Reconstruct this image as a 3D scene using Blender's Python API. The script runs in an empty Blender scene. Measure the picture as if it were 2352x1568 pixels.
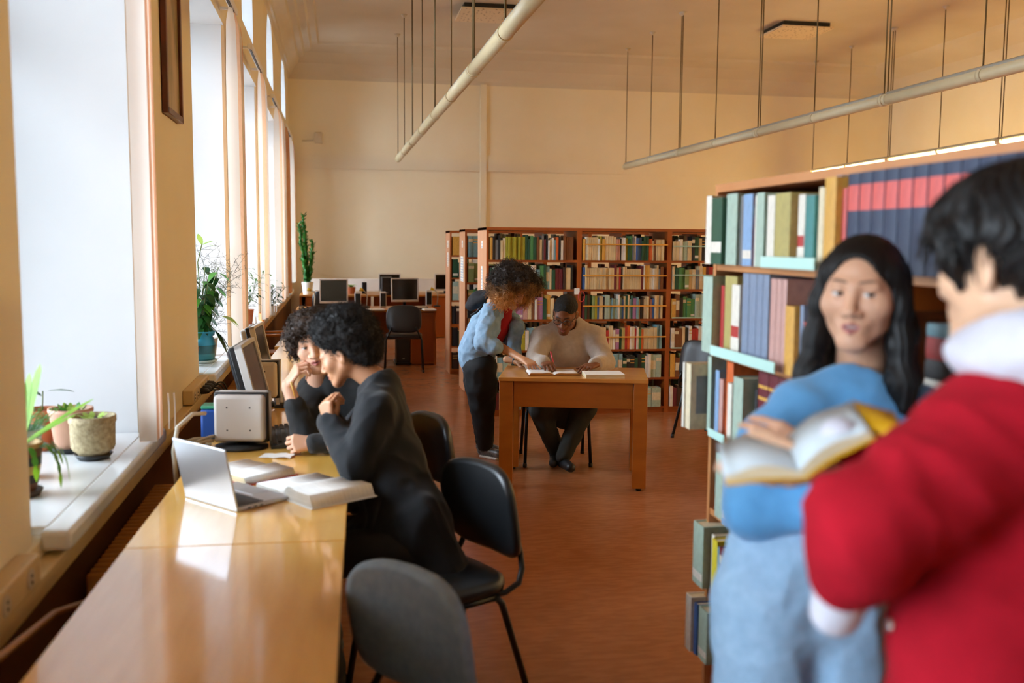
import bpy, bmesh, math, random
import numpy as np
from mathutils import Vector, Matrix, noise
PI = math.pi
rnd = random.Random(7)
S = bpy.context.scene
COL = S.collection

# ---------------------------------------------------------------- camera
cam_d = bpy.data.cameras.new('camera')
cam_d.sensor_width = 36.0
cam_d.lens = 34.25
cam_d.clip_start = 0.05
cam_d.dof.use_dof = True
cam_d.dof.focus_distance = 6.9
cam_d.dof.aperture_fstop = 2.1
cam = bpy.data.objects.new('camera', cam_d)
COL.objects.link(cam)
cam.matrix_world = Matrix(((0.98451689, 0.01038565, -0.17498179, 0.0),
                           (-0.17513064, 0.10079812, -0.97937174, 0.0),
                           (0.00746643, 0.99485269, 0.1010563, 1.66),
                           (0, 0, 0, 1)))
S.camera = cam

# ---------------------------------------------------------------- world: overcast sky, brighter overhead
W = bpy.data.worlds.new('overcast_sky')
S.world = W
W.use_nodes = True
nt = W.node_tree
nt.nodes.clear()
wo = nt.nodes.new('ShaderNodeOutputWorld')
bg = nt.nodes.new('ShaderNodeBackground')
tc = nt.nodes.new('ShaderNodeTexCoord')
sp = nt.nodes.new('ShaderNodeSeparateXYZ')
rp = nt.nodes.new('ShaderNodeValToRGB')
nt.links.new(tc.outputs['Generated'], sp.inputs[0])
mp = nt.nodes.new('ShaderNodeMapRange')
mp.inputs['From Min'].default_value = -1
nt.links.new(sp.outputs['Z'], mp.inputs['Value'])
nt.links.new(mp.outputs[0], rp.inputs[0])
e = rp.color_ramp.elements
e[0].position = 0.3; e[0].color = (0.20, 0.21, 0.22, 1)
e[1].position = 1.0; e[1].color = (0.84, 0.93, 1.06, 1)
k_ = e.new(0.5); k_.color = (0.47, 0.54, 0.63, 1)
nt.links.new(rp.outputs[0], bg.inputs[0])
bg.inputs[1].default_value = 12.5
nt.links.new(bg.outputs[0], wo.inputs[0])

# ---------------------------------------------------------------- picture settings
S.view_settings.view_transform = 'Standard'
S.view_settings.look = 'None'
S.view_settings.gamma = 1
S.view_settings.use_curve_mapping = False
S.view_settings.exposure = 1.3
S.cycles.use_denoising = True
S.cycles.max_bounces = 10
S.cycles.diffuse_bounces = 6
S.cycles.glossy_bounces = 4
S.cycles.transmission_bounces = 6
S.cycles.transparent_max_bounces = 12
S.cycles.sample_clamp_indirect = 6
S.cycles.caustics_reflective = False
S.cycles.caustics_refractive = False
TUBE_POWER = 29.0

# ---------------------------------------------------------------- materials
def lin(c):
    if isinstance(c, str):
        c = [int(c[i:i + 2], 16) for i in (0, 2, 4)]
    return tuple((v / 255 / 12.92 if v / 255 <= 0.04045 else ((v / 255 + 0.055) / 1.055) ** 2.4) for v in c)
MATS = {}
def mat(name, c, rough=0.6, var=0.0, scale=8.0, stretch=(1, 1, 1), c2=None, bump=0.0, bscale=None, metal=0.0, coat=0.0,
        spec=0.5, trans=0.0, emit=None, attr=False, sheen=0.0, detail=4.0, bdist=0.01):
    """principled material; c is an sRGB colour, varied towards c2 by stretched noise, with an optional fine bump"""
    if name in MATS:
        return MATS[name]
    m = bpy.data.materials.new(name)
    m.use_nodes = True
    n = m.node_tree
    b = n.nodes['Principled BSDF']
    col = lin(c)
    b.inputs['Base Color'].default_value = (*col, 1)
    b.inputs['Roughness'].default_value = rough
    b.inputs['Metallic'].default_value = metal
    b.inputs['Specular IOR Level'].default_value = spec
    b.inputs['Coat Weight'].default_value = coat
    b.inputs['Coat Roughness'].default_value = 0.09
    if sheen:
        b.inputs['Sheen Weight'].default_value = sheen
    tcn = n.nodes.new('ShaderNodeTexCoord')
    if c2 is not None or var:
        mpn = n.nodes.new('ShaderNodeMapping')
        mpn.inputs['Scale'].default_value = stretch
        n.links.new(tcn.outputs['Object'], mpn.inputs[0])
        nz = n.nodes.new('ShaderNodeTexNoise')
        nz.inputs['Scale'].default_value = scale
        nz.inputs['Detail'].default_value = detail
        n.links.new(mpn.outputs[0], nz.inputs['Vector'])
        r = n.nodes.new('ShaderNodeValToRGB')
        d = lin(c2) if c2 is not None else tuple(v * (1 - var) for v in col)
        r.color_ramp.elements[0].position = 0.32
        r.color_ramp.elements[0].color = (*d, 1)
        r.color_ramp.elements[1].position = 0.68
        r.color_ramp.elements[1].color = (*col, 1)
        n.links.new(nz.outputs['Fac'], r.inputs[0])
        src = r.outputs[0]
        if attr:
            at = n.nodes.new('ShaderNodeAttribute'); at.attribute_name = 'Col'
            mx = n.nodes.new('ShaderNodeMix'); mx.data_type = 'RGBA'; mx.blend_type = 'MULTIPLY'
            mx.inputs['Factor'].default_value = 1.0
            n.links.new(r.outputs[0], mx.inputs['A']); n.links.new(at.outputs['Color'], mx.inputs['B'])
            src = mx.outputs['Result']
        n.links.new(src, b.inputs['Base Color'])
    elif attr:
        at = n.nodes.new('ShaderNodeAttribute'); at.attribute_name = 'Col'
        n.links.new(at.outputs['Color'], b.inputs['Base Color'])
    if bump:
        nb = n.nodes.new('ShaderNodeTexNoise')
        nb.inputs['Scale'].default_value = bscale or 60
        nb.inputs['Detail'].default_value = 4
        n.links.new(tcn.outputs['Object'], nb.inputs['Vector'])
        bp = n.nodes.new('ShaderNodeBump')
        bp.inputs['Strength'].default_value = bump
        bp.inputs['Distance'].default_value = bdist
        n.links.new(nb.outputs['Fac'], bp.inputs['Height'])
        n.links.new(bp.outputs[0], b.inputs['Normal'])
    if trans:
        tl = n.nodes.new('ShaderNodeBsdfTranslucent')
        tl.inputs[0].default_value = (*col, 1)
        ms = n.nodes.new('ShaderNodeMixShader')
        ms.inputs[0].default_value = trans
        n.links.new(b.outputs[0], ms.inputs[1]); n.links.new(tl.outputs[0], ms.inputs[2])
        n.links.new(ms.outputs[0], n.nodes['Material Output'].inputs[0])
    if emit:
        b.inputs['Emission Color'].default_value = (*lin(emit[0]), 1)
        b.inputs['Emission Strength'].default_value = emit[1]
    MATS[name] = m
    return m

def mat_glass():
    m = bpy.data.materials.new('window_glass')
    m.use_nodes = True
    n = m.node_tree; n.nodes.clear()
    o = n.nodes.new('ShaderNodeOutputMaterial')
    t = n.nodes.new('ShaderNodeBsdfTransparent'); t.inputs[0].default_value = (0.95, 0.97, 0.97, 1)
    g = n.nodes.new('ShaderNodeBsdfGlossy'); g.inputs['Roughness'].default_value = 0.02
    f = n.nodes.new('ShaderNodeFresnel'); f.inputs[0].default_value = 1.45
    x = n.nodes.new('ShaderNodeMixShader')
    n.links.new(f.outputs[0], x.inputs[0]); n.links.new(t.outputs[0], x.inputs[1]); n.links.new(g.outputs[0], x.inputs[2])
    n.links.new(x.outputs[0], o.inputs[0])
    return m

M = dict(
    wall=mat('ochre_wall_paint', 'ece2c8', 0.75, c2='e8dcbe', scale=1.3, bump=0.05, bscale=40),
    reveal=mat('white_reveal_paint', 'd9dadb', 0.7, c2='cfd2d4', scale=1.2),
    ceil=mat('ceiling_paint', 'd6ccb8', 0.85, c2='cdc1aa', scale=0.8),
    floor=None,
    lowwall=mat('brown_dado_paint', '6d4315', 0.6, c2='5a3510', scale=3),
    ledge=mat('cream_ledge_paint', 'd9bd86', 0.5, var=0.08),
    sill=mat('white_sill_paint', 'e9ebea', 0.22, c2='dfe2e2', scale=2.5),
    white=mat('white_enamel', 'eeeeea', 0.35, var=0.04),
    varnish=mat('varnished_beech_veneer', 'fcc862', 0.3, c2='f2b850', scale=3.0, stretch=(9, 0.9, 4), coat=1.0, detail=6),
    deskside=mat('dark_desk_edge', '7a4416', 0.45, c2='653510', scale=6, stretch=(4, 1, 4)),
    wood=mat('orange_brown_wood', 'b5631c', 0.42, c2='a35414', scale=4, stretch=(1, 6, 1), coat=0.25),
    shelfwood=mat('red_brown_shelf_laminate', 'a8561c', 0.45, c2='984a16', scale=4, stretch=(1, 1, 0.3)),
    shelfedge=mat('shelf_edge_band', 'c78a57', 0.45, c2='bd7d49', scale=4),
    endpanel=mat('pinkish_end_panel', 'd9a27a', 0.5, c2='cf9468', scale=3, stretch=(1, 1, .3)),
    tablewood=mat('table_wood', 'b06a22', 0.36, c2='a05c1a', scale=3, stretch=(1, 8, 4), coat=0.2),
    tabletop=mat('light_table_top', 'd2964a', 0.3, c2='c4863a', scale=3, stretch=(1, 9, 4), coat=0.35),
    chairwood=mat('light_bent_wood', 'c47a2c', 0.35, c2='b46a20', scale=5, coat=0.3),
    black=mat('black_plastic', '17181a', 0.45, var=0.15),
    blackmetal=mat('black_steel_tube', '121315', 0.35, metal=0.3),
    fabric=mat('charcoal_chair_fabric', '7f919f', 0.62, c2='728493', scale=40, bump=0.25, bscale=700, bdist=0.002, spec=0.6),
    leather=mat('black_vinyl', '1d1f22', 0.36, var=0.1, scale=20, bump=0.05, bscale=200),
    grey=mat('light_grey_plastic', 'cfcac4', 0.5, var=0.04),
    beige=mat('beige_plastic', 'cdbfa6', 0.5, var=0.06),
    screen=mat('dark_screen', '15140f', 0.12, spec=0.6),
    screenb=mat('brown_dark_screen', '35221a', 0.25),
    alu=mat('brushed_aluminium', 'c4c6cb', 0.35, metal=0.75, var=0.04),
    keys=mat('laptop_keys', '4a4b4e', 0.5),
    paper=mat('book_paper', 'f1efe8', 0.75, var=0.04, scale=3),
    pedge=mat('page_edges', 'd8c9a8', 0.8, c2='c4b48f', scale=120, stretch=(.1, .1, 1)),
    soil=mat('potting_soil', '3b2a1c', 0.9, c2='22170f', scale=60, bump=0.6, bscale=90),
    cable=mat('black_cable', '141414', 0.5),
    cablew=mat('grey_cable', 'b5a88f', 0.5),
    lamp=mat('cream_lamp_body', 'd9cda6', 0.4, var=0.05),
    lampgrey=mat('grey_lamp_top', 'a7a79a', 0.4, var=0.05),
    wire=mat('steel_wire', '6b5a38', 0.5, metal=0.4),
    glass=mat_glass(),
)

M['varnish'].node_tree.nodes['Principled BSDF'].inputs['Coat IOR'].default_value = 1.65
# ---------------------------------------------------------------- object helpers
def tag(o, label=None, cat=None, group=None, kind=None):
    if label: o['label'] = label
    if cat: o['category'] = cat
    if group: o['group'] = group
    if kind: o['kind'] = kind
    return o

def empty(name, loc=(0, 0, 0), rz=0.0, label=None, cat=None, group=None):
    o = bpy.data.objects.new(name, None)
    COL.objects.link(o)
    o.location = loc
    o.rotation_euler = (0, 0, rz)
    o.empty_display_size = 0.1
    return tag(o, label, cat, group)

def link(name, me, parent=None, loc=None):
    o = bpy.data.objects.new(name, me)
    COL.objects.link(o)
    if parent: o.parent = parent
    if loc: o.location = loc
    return o

class MB:
    """collects shapes into ONE mesh; every shape takes a material"""
    def __init__(s):
        s.bm = bmesh.new(); s.mats = []
    def mi(s, m):
        if m not in s.mats: s.mats.append(m)
        return s.mats.index(m)
    def _fin(s, faces, m, smooth=False):
        i = s.mi(m)
        for f in faces:
            f.material_index = i; f.smooth = smooth
    def box(s, c, d, m, bev=0.0, rot=None, seg=2, smooth=False):
        r = bmesh.ops.create_cube(s.bm, size=1)
        vs = r['verts']
        X = Matrix.Translation(Vector(c)) @ ((rot.to_4x4()) if rot is not None else Matrix.Identity(4)) @ Matrix.Diagonal((d[0], d[1], d[2], 1))
        bmesh.ops.transform(s.bm, matrix=X, verts=vs)
        fs = set(f for v in vs for f in v.link_faces)
        if bev:
            es = list(set(e for v in vs for e in v.link_edges))
            q = bmesh.ops.bevel(s.bm, geom=es, offset=bev, segments=seg, profile=0.5, affect='EDGES')
            fs = set(f for f in fs if f.is_valid) | set(q['faces'])
            smooth = True if seg > 1 else smooth
        s._fin(fs, m, smooth)
        return s
    def b2(s, lo, hi, m, bev=0.0, seg=2):
        return s.box([(a + b) / 2 for a, b in zip(lo, hi)], [b - a for a, b in zip(lo, hi)], m, bev, seg=seg)
    def poly(s, pts, m, flip=False):
        vs = [s.bm.verts.new(p) for p in pts]
        if flip: vs.reverse()
        f = s.bm.faces.new(vs)
        s._fin([f], m)
        return s
    def prism(s, pts, vec, m, side=None, smooth=False):
        """polygon pts swept along vec, closed"""
        n = len(pts)
        a = [s.bm.verts.new(p) for p in pts]
        b = [s.bm.verts.new(Vector(p) + Vector(vec)) for p in pts]
        f1 = s.bm.faces.new(a); f2 = s.bm.faces.new(b[::-1])
        fs = []
        for i in range(n):
            fs.append(s.bm.faces.new((a[i], b[i], b[(i + 1) % n], a[(i + 1) % n])))
        s._fin([f1, f2], m)
        s._fin(fs, side or m, smooth)
        bmesh.ops.recalc_face_normals(s.bm, faces=[f1, f2] + fs)
        return s
    def tube(s, pts, r, m, n=8, caps=True):
        pts = [Vector(p) for p in pts]
        rs = r if isinstance(r, (list, tuple)) else [r] * len(pts)
        rings = []
        up = None
        for i, p in enumerate(pts):
            t = (pts[min(i + 1, len(pts) - 1)] - pts[max(i - 1, 0)]).normalized()
            if up is None:
                up = Vector((0, 0, 1)) if abs(t.z) < 0.9 else Vector((1, 0, 0))
            x = t.cross(up)
            if x.length < 1e-5:
                x = t.cross(Vector((0.3, 1, 0.2)))
            x.normalize(); y = x.cross(t).normalized(); up = y
            rings.append([s.bm.verts.new(p + (x * math.cos(2 * PI * k / n) + y * math.sin(2 * PI * k / n)) * rs[i]) for k in range(n)])
        fs = []
        for a, b in zip(rings, rings[1:]):
            for k in range(n):
                fs.append(s.bm.faces.new((a[k], a[(k + 1) % n], b[(k + 1) % n], b[k])))
        s._fin(fs, m, True)
        if caps:
            c = [s.bm.faces.new(rings[0][::-1]), s.bm.faces.new(rings[-1])]
            s._fin(c, m)
        return s
    def lathe(s, c, prof, m, n=28, mats=None, sx=1.0):
        """profile [(r,z)] about z at c"""
        rings = []
        for r, z in prof:
            rings.append([s.bm.verts.new((c[0] + sx * max(r, 1e-4) * math.cos(2 * PI * k / n), c[1] + max(r, 1e-4) * math.sin(2 * PI * k / n), c[2] + z)) for k in range(n)])
        for j, (a, b) in enumerate(zip(rings, rings[1:])):
            fs = [s.bm.faces.new((a[k], a[(k + 1) % n], b[(k + 1) % n], b[k])) for k in range(n)]
            s._fin(fs, (mats[j] if mats else m), True)
        return s
    def blade(s, pts, ws, m, side=None, th=0.0):
        """leaf strip along pts with half widths ws"""
        pts = [Vector(p) for p in pts]
        L = []; R = []
        for i, p in enumerate(pts):
            t = (pts[min(i + 1, len(pts) - 1)] - pts[max(i - 1, 0)]).normalized()
            sd = Vector(side) if side is not None else t.cross(Vector((0, 0, 1)))
            if sd.length < 1e-4: sd = Vector((1, 0, 0))
            sd.normalize()
            L.append(s.bm.verts.new(p - sd * ws[i])); R.append(s.bm.verts.new(p + sd * ws[i]))
        fs = [s.bm.faces.new((L[i], R[i], R[i + 1], L[i + 1])) for i in range(len(pts) - 1)]
        s._fin(fs, m, True)
        return s
    def leaf(s, p, d, l, w, m, nrm=(0, 0, 1), droop=0.25):
        p = Vector(p); d = Vector(d).normalized()
        nn = Vector(nrm); sd = d.cross(nn)
        if sd.length < 1e-3: sd = d.cross(Vector((1, 0.2, 0)))
        sd.normalize(); up = sd.cross(d)
        pts = [p + d * (l * t) - Vector((0, 0, 1)) * (droop * l * t * t) for t in (0, .2, .5, .8, 1)]
        return s.blade(pts, [w * q for q in (.08, .7, 1, .55, .03)], m, sd)
    def mesh(s, name):
        me = bpy.data.meshes.new(name)
        s.bm.to_mesh(me); s.bm.free()
        for m in s.mats: me.materials.append(m)
        return me
    def build(s, name, parent=None, loc=None):
        return link(name, s.mesh(name), parent, loc)

def struct(name, mb, kind='structure'):
    o = mb.build(name)
    o['kind'] = kind
    return o

def copy_tree(o, parent=None):
    c = o.copy(); COL.objects.link(c)
    if parent: c.parent = parent
    for ch in o.children: copy_tree(ch, c)
    return c

def rot_to(d, up=(0, 0, 1)):
    """matrix whose y axis is d and whose z axis is as near up as can be"""
    y = Vector(d).normalized(); u = Vector(up)
    x = y.cross(u).normalized(); z = x.cross(y)
    return Matrix((x, y, z)).transposed()

# ================================================================ the room
WX = -0.87                 # window wall plane
WT = 0.8                   # its thickness
FAR = 18.6                 # far wall
RIGHT = 11.1
NEAR = -4.0
WINS = [(-3.9, -2.2), (-0.55, 1.12), (3.05, 4.53), (6.54, 8.17), (9.74, 11.30), (13.06, 14.62), (16.30, 17.88)]
SOFFIT = 3.35

def mat_floor():
    m = mat('terracotta_linoleum', 'b2724a', 0.26, c2='a66840', scale=2.2, bump=0.04, bscale=30, spec=0.6)
    n = m.node_tree
    b = n.nodes['Principled BSDF']
    src = b.inputs['Base Color'].links[0].from_socket
    t = n.nodes.new('ShaderNodeTexCoord')
    mp_ = n.nodes.new('ShaderNodeMapping'); mp_.inputs['Scale'].default_value = (1.0, 3.2, 1)
    v = n.nodes.new('ShaderNodeTexNoise'); v.inputs['Scale'].default_value = 9; v.inputs['Detail'].default_value = 8
    r = n.nodes.new('ShaderNodeValToRGB')
    r.color_ramp.elements[0].position = .42; r.color_ramp.elements[0].color = (0.72, 0.66, 0.6, 1)
    r.color_ramp.elements[1].position = .6; r.color_ramp.elements[1].color = (1, 1, 1, 1)
    x = n.nodes.new('ShaderNodeMix'); x.data_type = 'RGBA'; x.blend_type = 'MULTIPLY'; x.inputs['Factor'].default_value = 0.5
    n.links.new(t.outputs['Object'], mp_.inputs[0]); n.links.new(mp_.outputs[0], v.inputs['Vector'])
    n.links.new(v.outputs['Fac'], r.inputs[0])
    n.links.new(src, x.inputs['A']); n.links.new(r.outputs[0], x.inputs['B'])
    n.links.new(x.outputs['Result'], b.inputs['Base Color'])
    return m
M['floor'] = mat_floor()

g = MB(); g.b2((WX - WT, NEAR - .2, -0.2), (RIGHT + .2, FAR + .2, 0), M['floor']); struct('floor', g)
g = MB(); g.b2((WX - WT, NEAR - .2, 5.1), (RIGHT + .2, FAR + .2, 5.3), M['ceil']); struct('ceiling', g)
g = MB(); g.b2((WX - WT, FAR, 0), (RIGHT + .2, FAR + .2, 5.1), M['wall']); struct('wall_far', g)
g = MB(); g.b2((RIGHT, NEAR - .2, 0), (RIGHT + .2, FAR, 5.1), M['wall']); struct('wall_right', g)
g = MB(); g.b2((WX - WT, NEAR - .2, 0), (RIGHT, NEAR, 5.1), M['wall']); struct('wall_near', g)

# window wall: dado, piers with softened corners, lintel band and arched upper openings
g = MB()
g.b2((WX - WT, NEAR, 0), (WX, FAR, 0.70), M['lowwall'])
g.b2((WX - WT, NEAR, 0.70), (WX, FAR, 0.775), M['wall'])
edges = [NEAR] + [v for w in WINS for v in w] + [FAR]
for i in range(0, len(edges), 2):
    a, b = edges[i], edges[i + 1]
    pts = [(WX - WT, a, .775), (WX - .02, a, .775), (WX, a + .03, .775)]
    if i < len(edges) - 2:
        R1, R2 = min(0.30, (b - a) * .4), 0.06
        for k in range(9):
            q = k / 8 * PI / 2
            pts.append((WX - R2 * (1 - math.cos(q)), b - R1 * (1 - math.sin(q)), .775))
    else:
        pts.append((WX, b, .775))
    pts.append((WX - WT, b, .775))
    g.prism(pts, (0, 0, SOFFIT - .775), M['wall'])
g.b2((WX - WT, NEAR, SOFFIT), (WX, FAR, 3.74), M['wall'])
# upper band with arches (windows pointed-round in outline)
pts = [(WX - WT, NEAR, 3.74)]
for a, b in WINS:
    a2, b2 = a + .02, b - .28
    c_, rr = (a2 + b2) / 2, (b2 - a2) / 2
    pts.append((WX - WT, a2, 3.74))
    for k in range(0, 21):
        q = PI - k / 20 * PI
        pts.append((WX - WT, c_ + rr * math.cos(q), 3.95 + 0.72 * math.sin(q)))
    pts.append((WX - WT, b2, 3.74))
pts += [(WX - WT, FAR, 3.74), (WX - WT, FAR, 5.1), (WX - WT, NEAR, 5.1)]
g.prism(pts, (WT, 0, 0), M['wall'])
ri = g.mi(M['reveal'])
g.bm.normal_update()
for f in g.bm.faces:
    c_ = f.calc_center_median()
    if f.normal.x < .6 and c_.z > .775 and WX - WT + .02 < c_.x < WX - .03 and NEAR + .1 < c_.y < FAR - .05:
        if abs(f.normal.y) > .95 or c_.z > SOFFIT - .01:
            f.material_index = ri
struct('wall_left', g)

# window frames and panes at the outer face of each niche
for i, (a, b) in enumerate(WINS):
    g = MB()
    xo = WX - WT + .06
    for (y0, y1, z0, z1) in ((a, a + .07, .78, SOFFIT), (b - .07, b, .78, SOFFIT), ((a + b) / 2 - .035, (a + b) / 2 + .035, .78, SOFFIT)):
        g.b2((xo - .05, y0, z0), (xo + .03, y1, z1), M['white'])
    for z0 in (.78, 2.55, SOFFIT - .07):
        g.b2((xo - .045, a, z0), (xo + .025, b, z0 + .07), M['white'])
    o = struct('window_%d' % (i + 1), g)
    p = MB(); p.b2((xo - .012, a, .8), (xo - .006, b, SOFFIT - .02), M['glass']); p.b2((xo - .012, a + .02, 3.74), (xo - .006, b - .28, 4.68), M['glass'])
    p.build('glass_pane', o)
    s_ = MB()
    s_.b2((WX - WT + .1, a + .004, .755), (WX + .005, b - .004, .802), M['sill'], .006)
    s_.b2((WX - .004, a - .06, .742), (WX + .085, b + .10, .802), M['sill'], .014)
    so = struct('window_sill_%d' % (i + 1), s_)

# cream ledge under the sills
g = MB(); g.b2((WX, NEAR, .665), (WX + .055, FAR, .728), M['ledge'], .006); struct('trim_1', g)

# cove and cornice
def cove(name, along_y):
    prof = [(0, 4.60), (.02, 4.62), (.035, 4.66), (.06, 4.67), (.07, 4.72), (.13, 4.80), (.20, 4.87), (.22, 4.93), (.30, 4.95), (.33, 5.0), (.43, 5.01), (.46, 5.05), (.56, 5.055), (.58, 5.1), (0, 5.1)]
    g = MB()
    if along_y:
        g.prism([(WX + n, NEAR, z) for n, z in prof], (0, FAR - NEAR, 0), M['ceil'])
    else:
        pr = [(0, 4.60), (.01, 4.67), (.05, 4.72), (.2, 4.86), (.5, 5.0), (.9, 5.06), (.93, 5.1), (0, 5.1)]
        g.prism([(WX, FAR - n, z) for n, z in pr], (RIGHT - WX, 0, 0), M['ceil'])
    struct(name, g)
cove('cornice_left', True)
cove('cornice_far', False)
g = MB(); g.prism([(RIGHT - n, NEAR, z) for n, z in [(0, 4.62), (.3, 4.9), (.8, 5.05), (.9, 5.1), (0, 5.1)]], (0, FAR - NEAR, 0), M['ceil']); struct('cornice_right', g)
g = MB(); g.b2((2.68, FAR - .035, 0), (2.80, FAR, 4.62), M['wall'], .004); struct('trim_2', g)   # plaster strip on the far wall
g = MB(); g.b2((WX, FAR - .02, 3.00), (8.2, FAR, 3.30), M['wall']); struct('trim_3', g)          # faint raised band
g = MB(); g.b2((WX, FAR - .025, 0), (RIGHT, FAR, .12), M['wood']); struct('baseboard_far', g)
# thin conduits on the ceiling
g = MB()
g.tube([(0.2, 12.1, 5.095), (6.4, 12.1, 5.095), (8.0, 9.6, 5.095), (9.6, 8.0, 5.095)], .008, M['ceil'], 6)
g.tube([(2.0, 12.1, 5.095), (2.3, 8.0, 5.095)], .008, M['ceil'], 6)
tag(g.build('ceiling_conduit'), 'thin pale conduit running across the ceiling past both air vents', 'conduit')

# ceiling vents
def mat_perf():
    m = mat('perforated_vent_plate', 'e2cfae', 0.6)
    n = m.node_tree; b = n.nodes['Principled BSDF']
    t = n.nodes.new('ShaderNodeTexCoord'); v = n.nodes.new('ShaderNodeTexVoronoi'); v.inputs['Scale'].default_value = 16
    v.inputs['Randomness'].default_value = 0.35
    r = n.nodes.new('ShaderNodeValToRGB')
    r.color_ramp.elements[0].position = .2; r.color_ramp.elements[0].color = (*lin('8a6d45'), 1)
    r.color_ramp.elements[1].position = .28; r.color_ramp.elements[1].color = (*lin('e2cfae'), 1)
    n.links.new(t.outputs['Object'], v.inputs['Vector']); n.links.new(v.outputs['Distance'], r.inputs[0]); n.links.new(r.outputs[0], b.inputs['Base Color'])
    return m
PERF = mat_perf()
def vent(c, label):
    t = empty('ceiling_vent', (c[0], c[1], 5.1), 0, label, 'air vent', 'perforated ceiling vents')
    g = MB()
    for sx in (-1, 1):
        g.box((sx * .37, 0, -.03), (.03, .77, .06), M['black'])
        g.box((0, sx * .37, -.03), (.71, .03, .06), M['black'])
    g.build('gap_shadow_frame', t)  # black boxes stand in for the shadow in the gap above the plate
    g = MB(); g.box((0, 0, -.085), (.86, .86, .03), PERF, .008); g.build('perforated_plate', t)
    g = MB()
    for sx in (-1, 1):
        for sy in (-1, 1): g.tube([(sx * .3, sy * .3, 0), (sx * .3, sy * .3, -.08)], .008, M['black'], 6)
    g.build('hanger', t)
vent((7.204,14.880,5.100), 'square perforated air vent beside the right hanging lamp row, above the aisle')
vent((2.216,14.745,5.100), 'square perforated air vent partly behind the steep left hanging lamp row')

# hanging tubular lamps
def lamp_row(x0, y0, x1, y1, zt, n, lit, where, group):
    L = math.hypot(x1 - x0, y1 - y0); dx, dy = (x1 - x0) / L, (y1 - y0) / L
    seg = L / n
    nth = ['farthest', 'second farthest', 'third farthest', 'fourth farthest', 'fifth farthest', 'sixth farthest', 'seventh farthest', 'eighth farthest']
    ang = math.atan2(dy, dx) - PI / 2
    for i in range(n):
        t = empty('hanging_tube_lamp', (x0 + dx * seg * i, y0 + dy * seg * i, zt), ang,
                  '%s %s lamp tube of the %s hanging row, counted along the row' % (nth[i], 'lit white' if lit else 'unlit cream', where), 'lamp', group)
        a, b = .03, seg - .03
        g = MB()
        if lit:
            g.tube([(0, a, .03), (0, b, .03)], .03, M['lampgrey'], 12)
            g.build('reflector_housing', t)
            g = MB(); g.tube([(0, a + .06, -.012), (0, b - .06, -.012)], .03, mat('lit_tube', 'fff3d8', .5, emit=('ffd88c', TUBE_POWER)), 12); g.build('glowing_tube', t)
        else:
            g.tube([(0, a, 0), (0, b, 0)], .052, M['lamp'], 18)
            g.build('tube_body', t)
            g = MB(); g.tube([(0, a, .043), (0, b, .043)], .03, M['lampgrey'], 10); g.build('top_gutter', t)
        for y in (a, (a + b) / 2, b):
            g = MB()
            g.tube([(0, y - .026, 0), (0, y + .026, 0)], .058 if not lit else .045, M['lamp'], 16)
            g.build('collar', t)
            g = MB(); g.tube([(0, y, .05), (0, y, 5.1 - zt)], .0075, M['wire'], 6)
            w = g.build('suspension_rod', t)
            g = MB(); g.tube([(0, y, 5.1 - zt - .05), (0, y, 5.1 - zt)], [.02, .05], M['ceil'], 10); g.build('ceiling_cup', w)
ZT = 3.05
A_ = (1.016,16.784,3.050); B_ = (1.122,5.704,3.050)
k_ = (B_[0] - A_[0]) / (B_[1] - A_[1])
lamp_row(A_[0], A_[1], A_[0] + k_ * (2.2 - A_[1]), 2.2, ZT, 5, False, 'steep left', 'lamps of the left hanging row')
A_ = (5.108,17.138,3.030); B_ = (5.132,6.759,3.030)
k_ = (B_[0] - A_[0]) / (B_[1] - A_[1])
lamp_row(A_[0], A_[1], A_[0] + k_ * (3.0 - A_[1]), 3.0, 3.03, 5, False, 'middle', 'lamps of the middle hanging row')
A_ = (8.907,17.516,3.030); B_ = (8.577,11.217,3.030)
k_ = (B_[0] - A_[0]) / (B_[1] - A_[1])
lamp_row(A_[0], A_[1], A_[0] + k_ * (-2.8 - A_[1]), -2.8, 3.03, 7, True, 'right', 'lit lamps of the right hanging row')

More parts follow.
